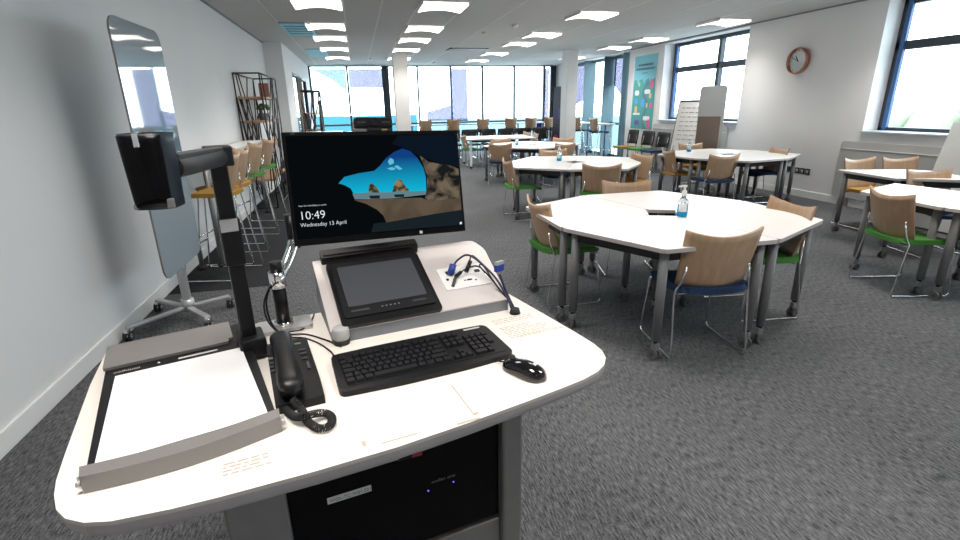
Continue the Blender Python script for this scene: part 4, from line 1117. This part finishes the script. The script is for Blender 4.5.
P_ = .0182; x0 = -.211; ys = [.044, .0225, .0045, -.0135, -.0315, -.0495]
def row(x, y, ws):
    for w_ in ws:
        if w_ > 0: key(x+w_*P_/2, y, w_*P_-.0015)
        x += abs(w_)*P_
row(x0, ys[0], [1, -1] + [1]*4 + [-.5] + [1]*4 + [-.5] + [1]*4)
row(x0, ys[1], [1]*13 + [2]); row(x0, ys[2], [1.5] + [1]*12 + [1.5]); row(x0, ys[3], [1.75] + [1]*11 + [2.25]); row(x0, ys[4], [1.25] + [1]*11 + [2.75])
row(x0, ys[5], [1.25]*3 + [6.25] + [1.25]*4)
x1 = x0+15.4*P_
row(x1, ys[0], [1]*3); row(x1, ys[1], [1]*3); row(x1, ys[2], [1]*3); row(x1, ys[4], [-1, 1]); row(x1, ys[5], [1]*3)
x2 = x1+3.4*P_
row(x2, ys[1], [1]*4); row(x2, ys[2], [1]*3); row(x2, ys[3], [1]*3); row(x2, ys[4], [1]*3); row(x2, ys[5], [2, 1])
key(x2+3.5*P_, (ys[2]+ys[3])/2, P_-.0015, .0335)
mk = MB().use('label_white').box((.178, .062, .009), (.05, .006, .0006), T=KT); mk.build('logo_strip', parent=kb)
# mouse
mo = empty('mouse', W(.293, -.216, ZT), LA+R(22), 'glossy black computer mouse right of the keyboard', 'mouse')
def mfn(u, v):
    y = -.055+.110*u; ang = PI*v
    w_ = .030*math.sqrt(max(0.01, 1-abs(2*u-1)**3.2))*(1-.12*math.sin(PI*u)); h_ = .034*math.sqrt(max(.01, math.sin(PI*min(1, max(0, .08+.86*u)))))*(1-.25*u)
    return (w_*math.cos(ang), y, .001+h_*math.sin(ang)**.8)
mo.scale = (1.05, 1.1, 1.1)
mm = MB().use('black_gloss'); g2 = [[mm.bm.verts.new(mfn(i/18, j/16)) for j in range(17)] for i in range(19)]
for i in range(18):
    for j in range(16):
        f_ = mm.bm.faces.new((g2[i][j], g2[i][j+1], g2[i+1][j+1], g2[i+1][j])); f_.smooth = True
    mm.bm.faces.new((g2[i][0], g2[i+1][0], g2[i+1][16], g2[i][16]))
mm.bm.faces.new(g2[0]); mm.bm.faces.new(g2[18][::-1]); mm.build('mouse_shell', parent=mo)
MB().use('dark_grey').cyl((-.003, .032, .026), (.003, .032, .026), .0065, seg=16).build('scroll_wheel', parent=mo)
MB().use('label_white').box((0, -.030, .0335), (.012, .008, .0006), rot=Matrix.Rotation(R(20), 4, 'X')).build('logo_mark', parent=mo)
cable('mouse_cable', [(.275, -.165, .908), (.262, -.150, .906), (.245, -.13, .905), (.225, -.115, .905)], .0018, 'black_plastic', 'short black mouse cable leading under the keyboard')

# cables at the console
def ccable(pts_, r_, mat, label, name='cable'):
    return tag(MB().use(mat).tube(catmull([W(*p) for p in pts_], 8), r_, 7).build(name), label, 'cable')
def s2(u, s, n):
    p = TS @ Vector((u, s, n)); return (p.x, p.y, p.z)
endp = (.432, .125, .912)
c1 = ccable([s2(.305, .15, .022), s2(.33, .165, .045), (.37, .27, 1.05), (.415, .20, 1.0), (.432, .15, .95), (.438, .115, .908)], .0034, 'cable_navy', 'navy video cable with blue plug, from connector plate over console edge')
plug = MB().use('vga_blue'); p = Vector(W(*s2(.298, .138, .012))); q_ = Vector(W(*s2(.312, .158, .034)))
plug.cyl(p, q_, .011, seg=6); plug.build('blue_plug', parent=c1)
c2 = ccable([s2(.372, .165, .026), s2(.385, .18, .04), (.405, .25, 1.02), (.425, .19, .985), (.436, .15, .945), (.441, .12, .907)], .0026, 'cable_navy', 'thin dark cable arching from black plug at top of connector plate')
MB().use('black_plastic').cyl(Vector(W(*s2(.352, .14, .010))), Vector(W(*s2(.376, .168, .028))), .007, seg=10).build('black_plug', parent=c2)
c3 = ccable([s2(.325, .125, .024), s2(.345, .13, .032), (.385, .235, 1.02), (.42, .17, .965), (.438, .13, .925), (.444, .112, .906)], .0024, 'black_plastic', 'black audio cable with angled plugs lying on the connector plate')
MB().use('dark_grey').cyl(Vector(W(*s2(.286, .085, .010))), Vector(W(*s2(.308, .118, .018))), .005, seg=10).build('audio_plug', parent=c3)
MB().use('black_plastic').cyl(Vector(W(*s2(.306, .118, .018))), Vector(W(*s2(.328, .127, .026))), .006, seg=10).build('adapter', parent=c3)
c4 = ccable([(.430, .183, 1.005), (.433, .172, .985), (.438, .15, .95), (.446, .125, .915), (.448, .112, .906)], .0042, 'cable_navy', 'loose thick navy cable with upright blue connector at console corner')
MB().use('vga_blue').box(W(.4295, .186, 1.025), (.034, .013, .022), rot=LA+R(20), bev=.002).build('blue_connector', parent=c4)
MB().use('silver').box(W(.4295, .186, 1.041), (.032, .011, .010), rot=LA+R(20)).build('connector_tip', parent=c4)
c5 = ccable([(.395, .215, 1.005), (.385, .235, 1.025), (.40, .235, 1.02), (.42, .19, .97), (.44, .14, .93), (.450, .115, .906)], .0026, 'cable_navy', 'thin navy cable looping tightly in the bundle at console corner')
tag(MB().use('rubber').cyl(W(.443, .108, ZT+.001), W(.443, .108, ZT+.016), .017, .013, seg=16).build('cable_grommet'), 'black cable grommet in the desktop at the console corner', 'grommet')

# ------------------------------------------------------------------ small background things
t = empty('laptop', (.35, 12.4, 1.0), R(0), 'grey laptop lid seen above the monitor, left of the webcam', 'laptop')
t.location = (.03, 12.6, .98)
MB().use('leg_grey').box((0, 0, .01), (.34, .24, .02)).build('laptop_base', parent=t)
MB().use('leg_grey').box((0, -.10, .12), (.34, .012, .22), rot=Matrix.Rotation(R(10), 4, 'X')).build('lid', parent=t)
counter('high_table', .03-.35, .03+.45, 12.6-.2, 12.6+.25, .98, [(.03-.3, 12.6), (.03+.4, 12.6)], 'small high table holding the grey laptop, beyond the monitor')

# ------------------------------------------------------------------ camera, light, world
cam = bpy.data.cameras.new('camera'); co = bpy.data.objects.new('camera', cam); COL.objects.link(co)
yaw, tilt, roll = R(12.88), R(18.16), R(-1.067)
fw = Vector((math.sin(yaw)*math.cos(tilt), math.cos(yaw)*math.cos(tilt), -math.sin(tilt))); r = Vector((math.cos(yaw), -math.sin(yaw), 0)); u = r.cross(fw)
r2 = r*math.cos(roll)+u*math.sin(roll); u2 = -r*math.sin(roll)+u*math.cos(roll)
co.matrix_world = Matrix(((r2.x, u2.x, -fw.x, 0), (r2.y, u2.y, -fw.y, 0), (r2.z, u2.z, -fw.z, 1.5), (0, 0, 0, 1)))
cam.sensor_width = 36; cam.lens = 500/960*36; cam.clip_start = .02; cam.clip_end = 300
bpy.context.scene.camera = co
wd = bpy.data.worlds.new('world'); bpy.context.scene.world = wd; wd.use_nodes = True
bg = wd.node_tree.nodes['Background']; bg.inputs[0].default_value = (.74, .89, 1.0, 1); bg.inputs[1].default_value = 7.5
sc_ = bpy.context.scene
sc_.view_settings.view_transform = 'Standard'; sc_.view_settings.look = 'None'; sc_.view_settings.gamma = 1; sc_.view_settings.exposure = .16; sc_.view_settings.use_curve_mapping = False
sc_.cycles.max_bounces = 10; sc_.cycles.diffuse_bounces = 6; sc_.cycles.transparent_max_bounces = 12
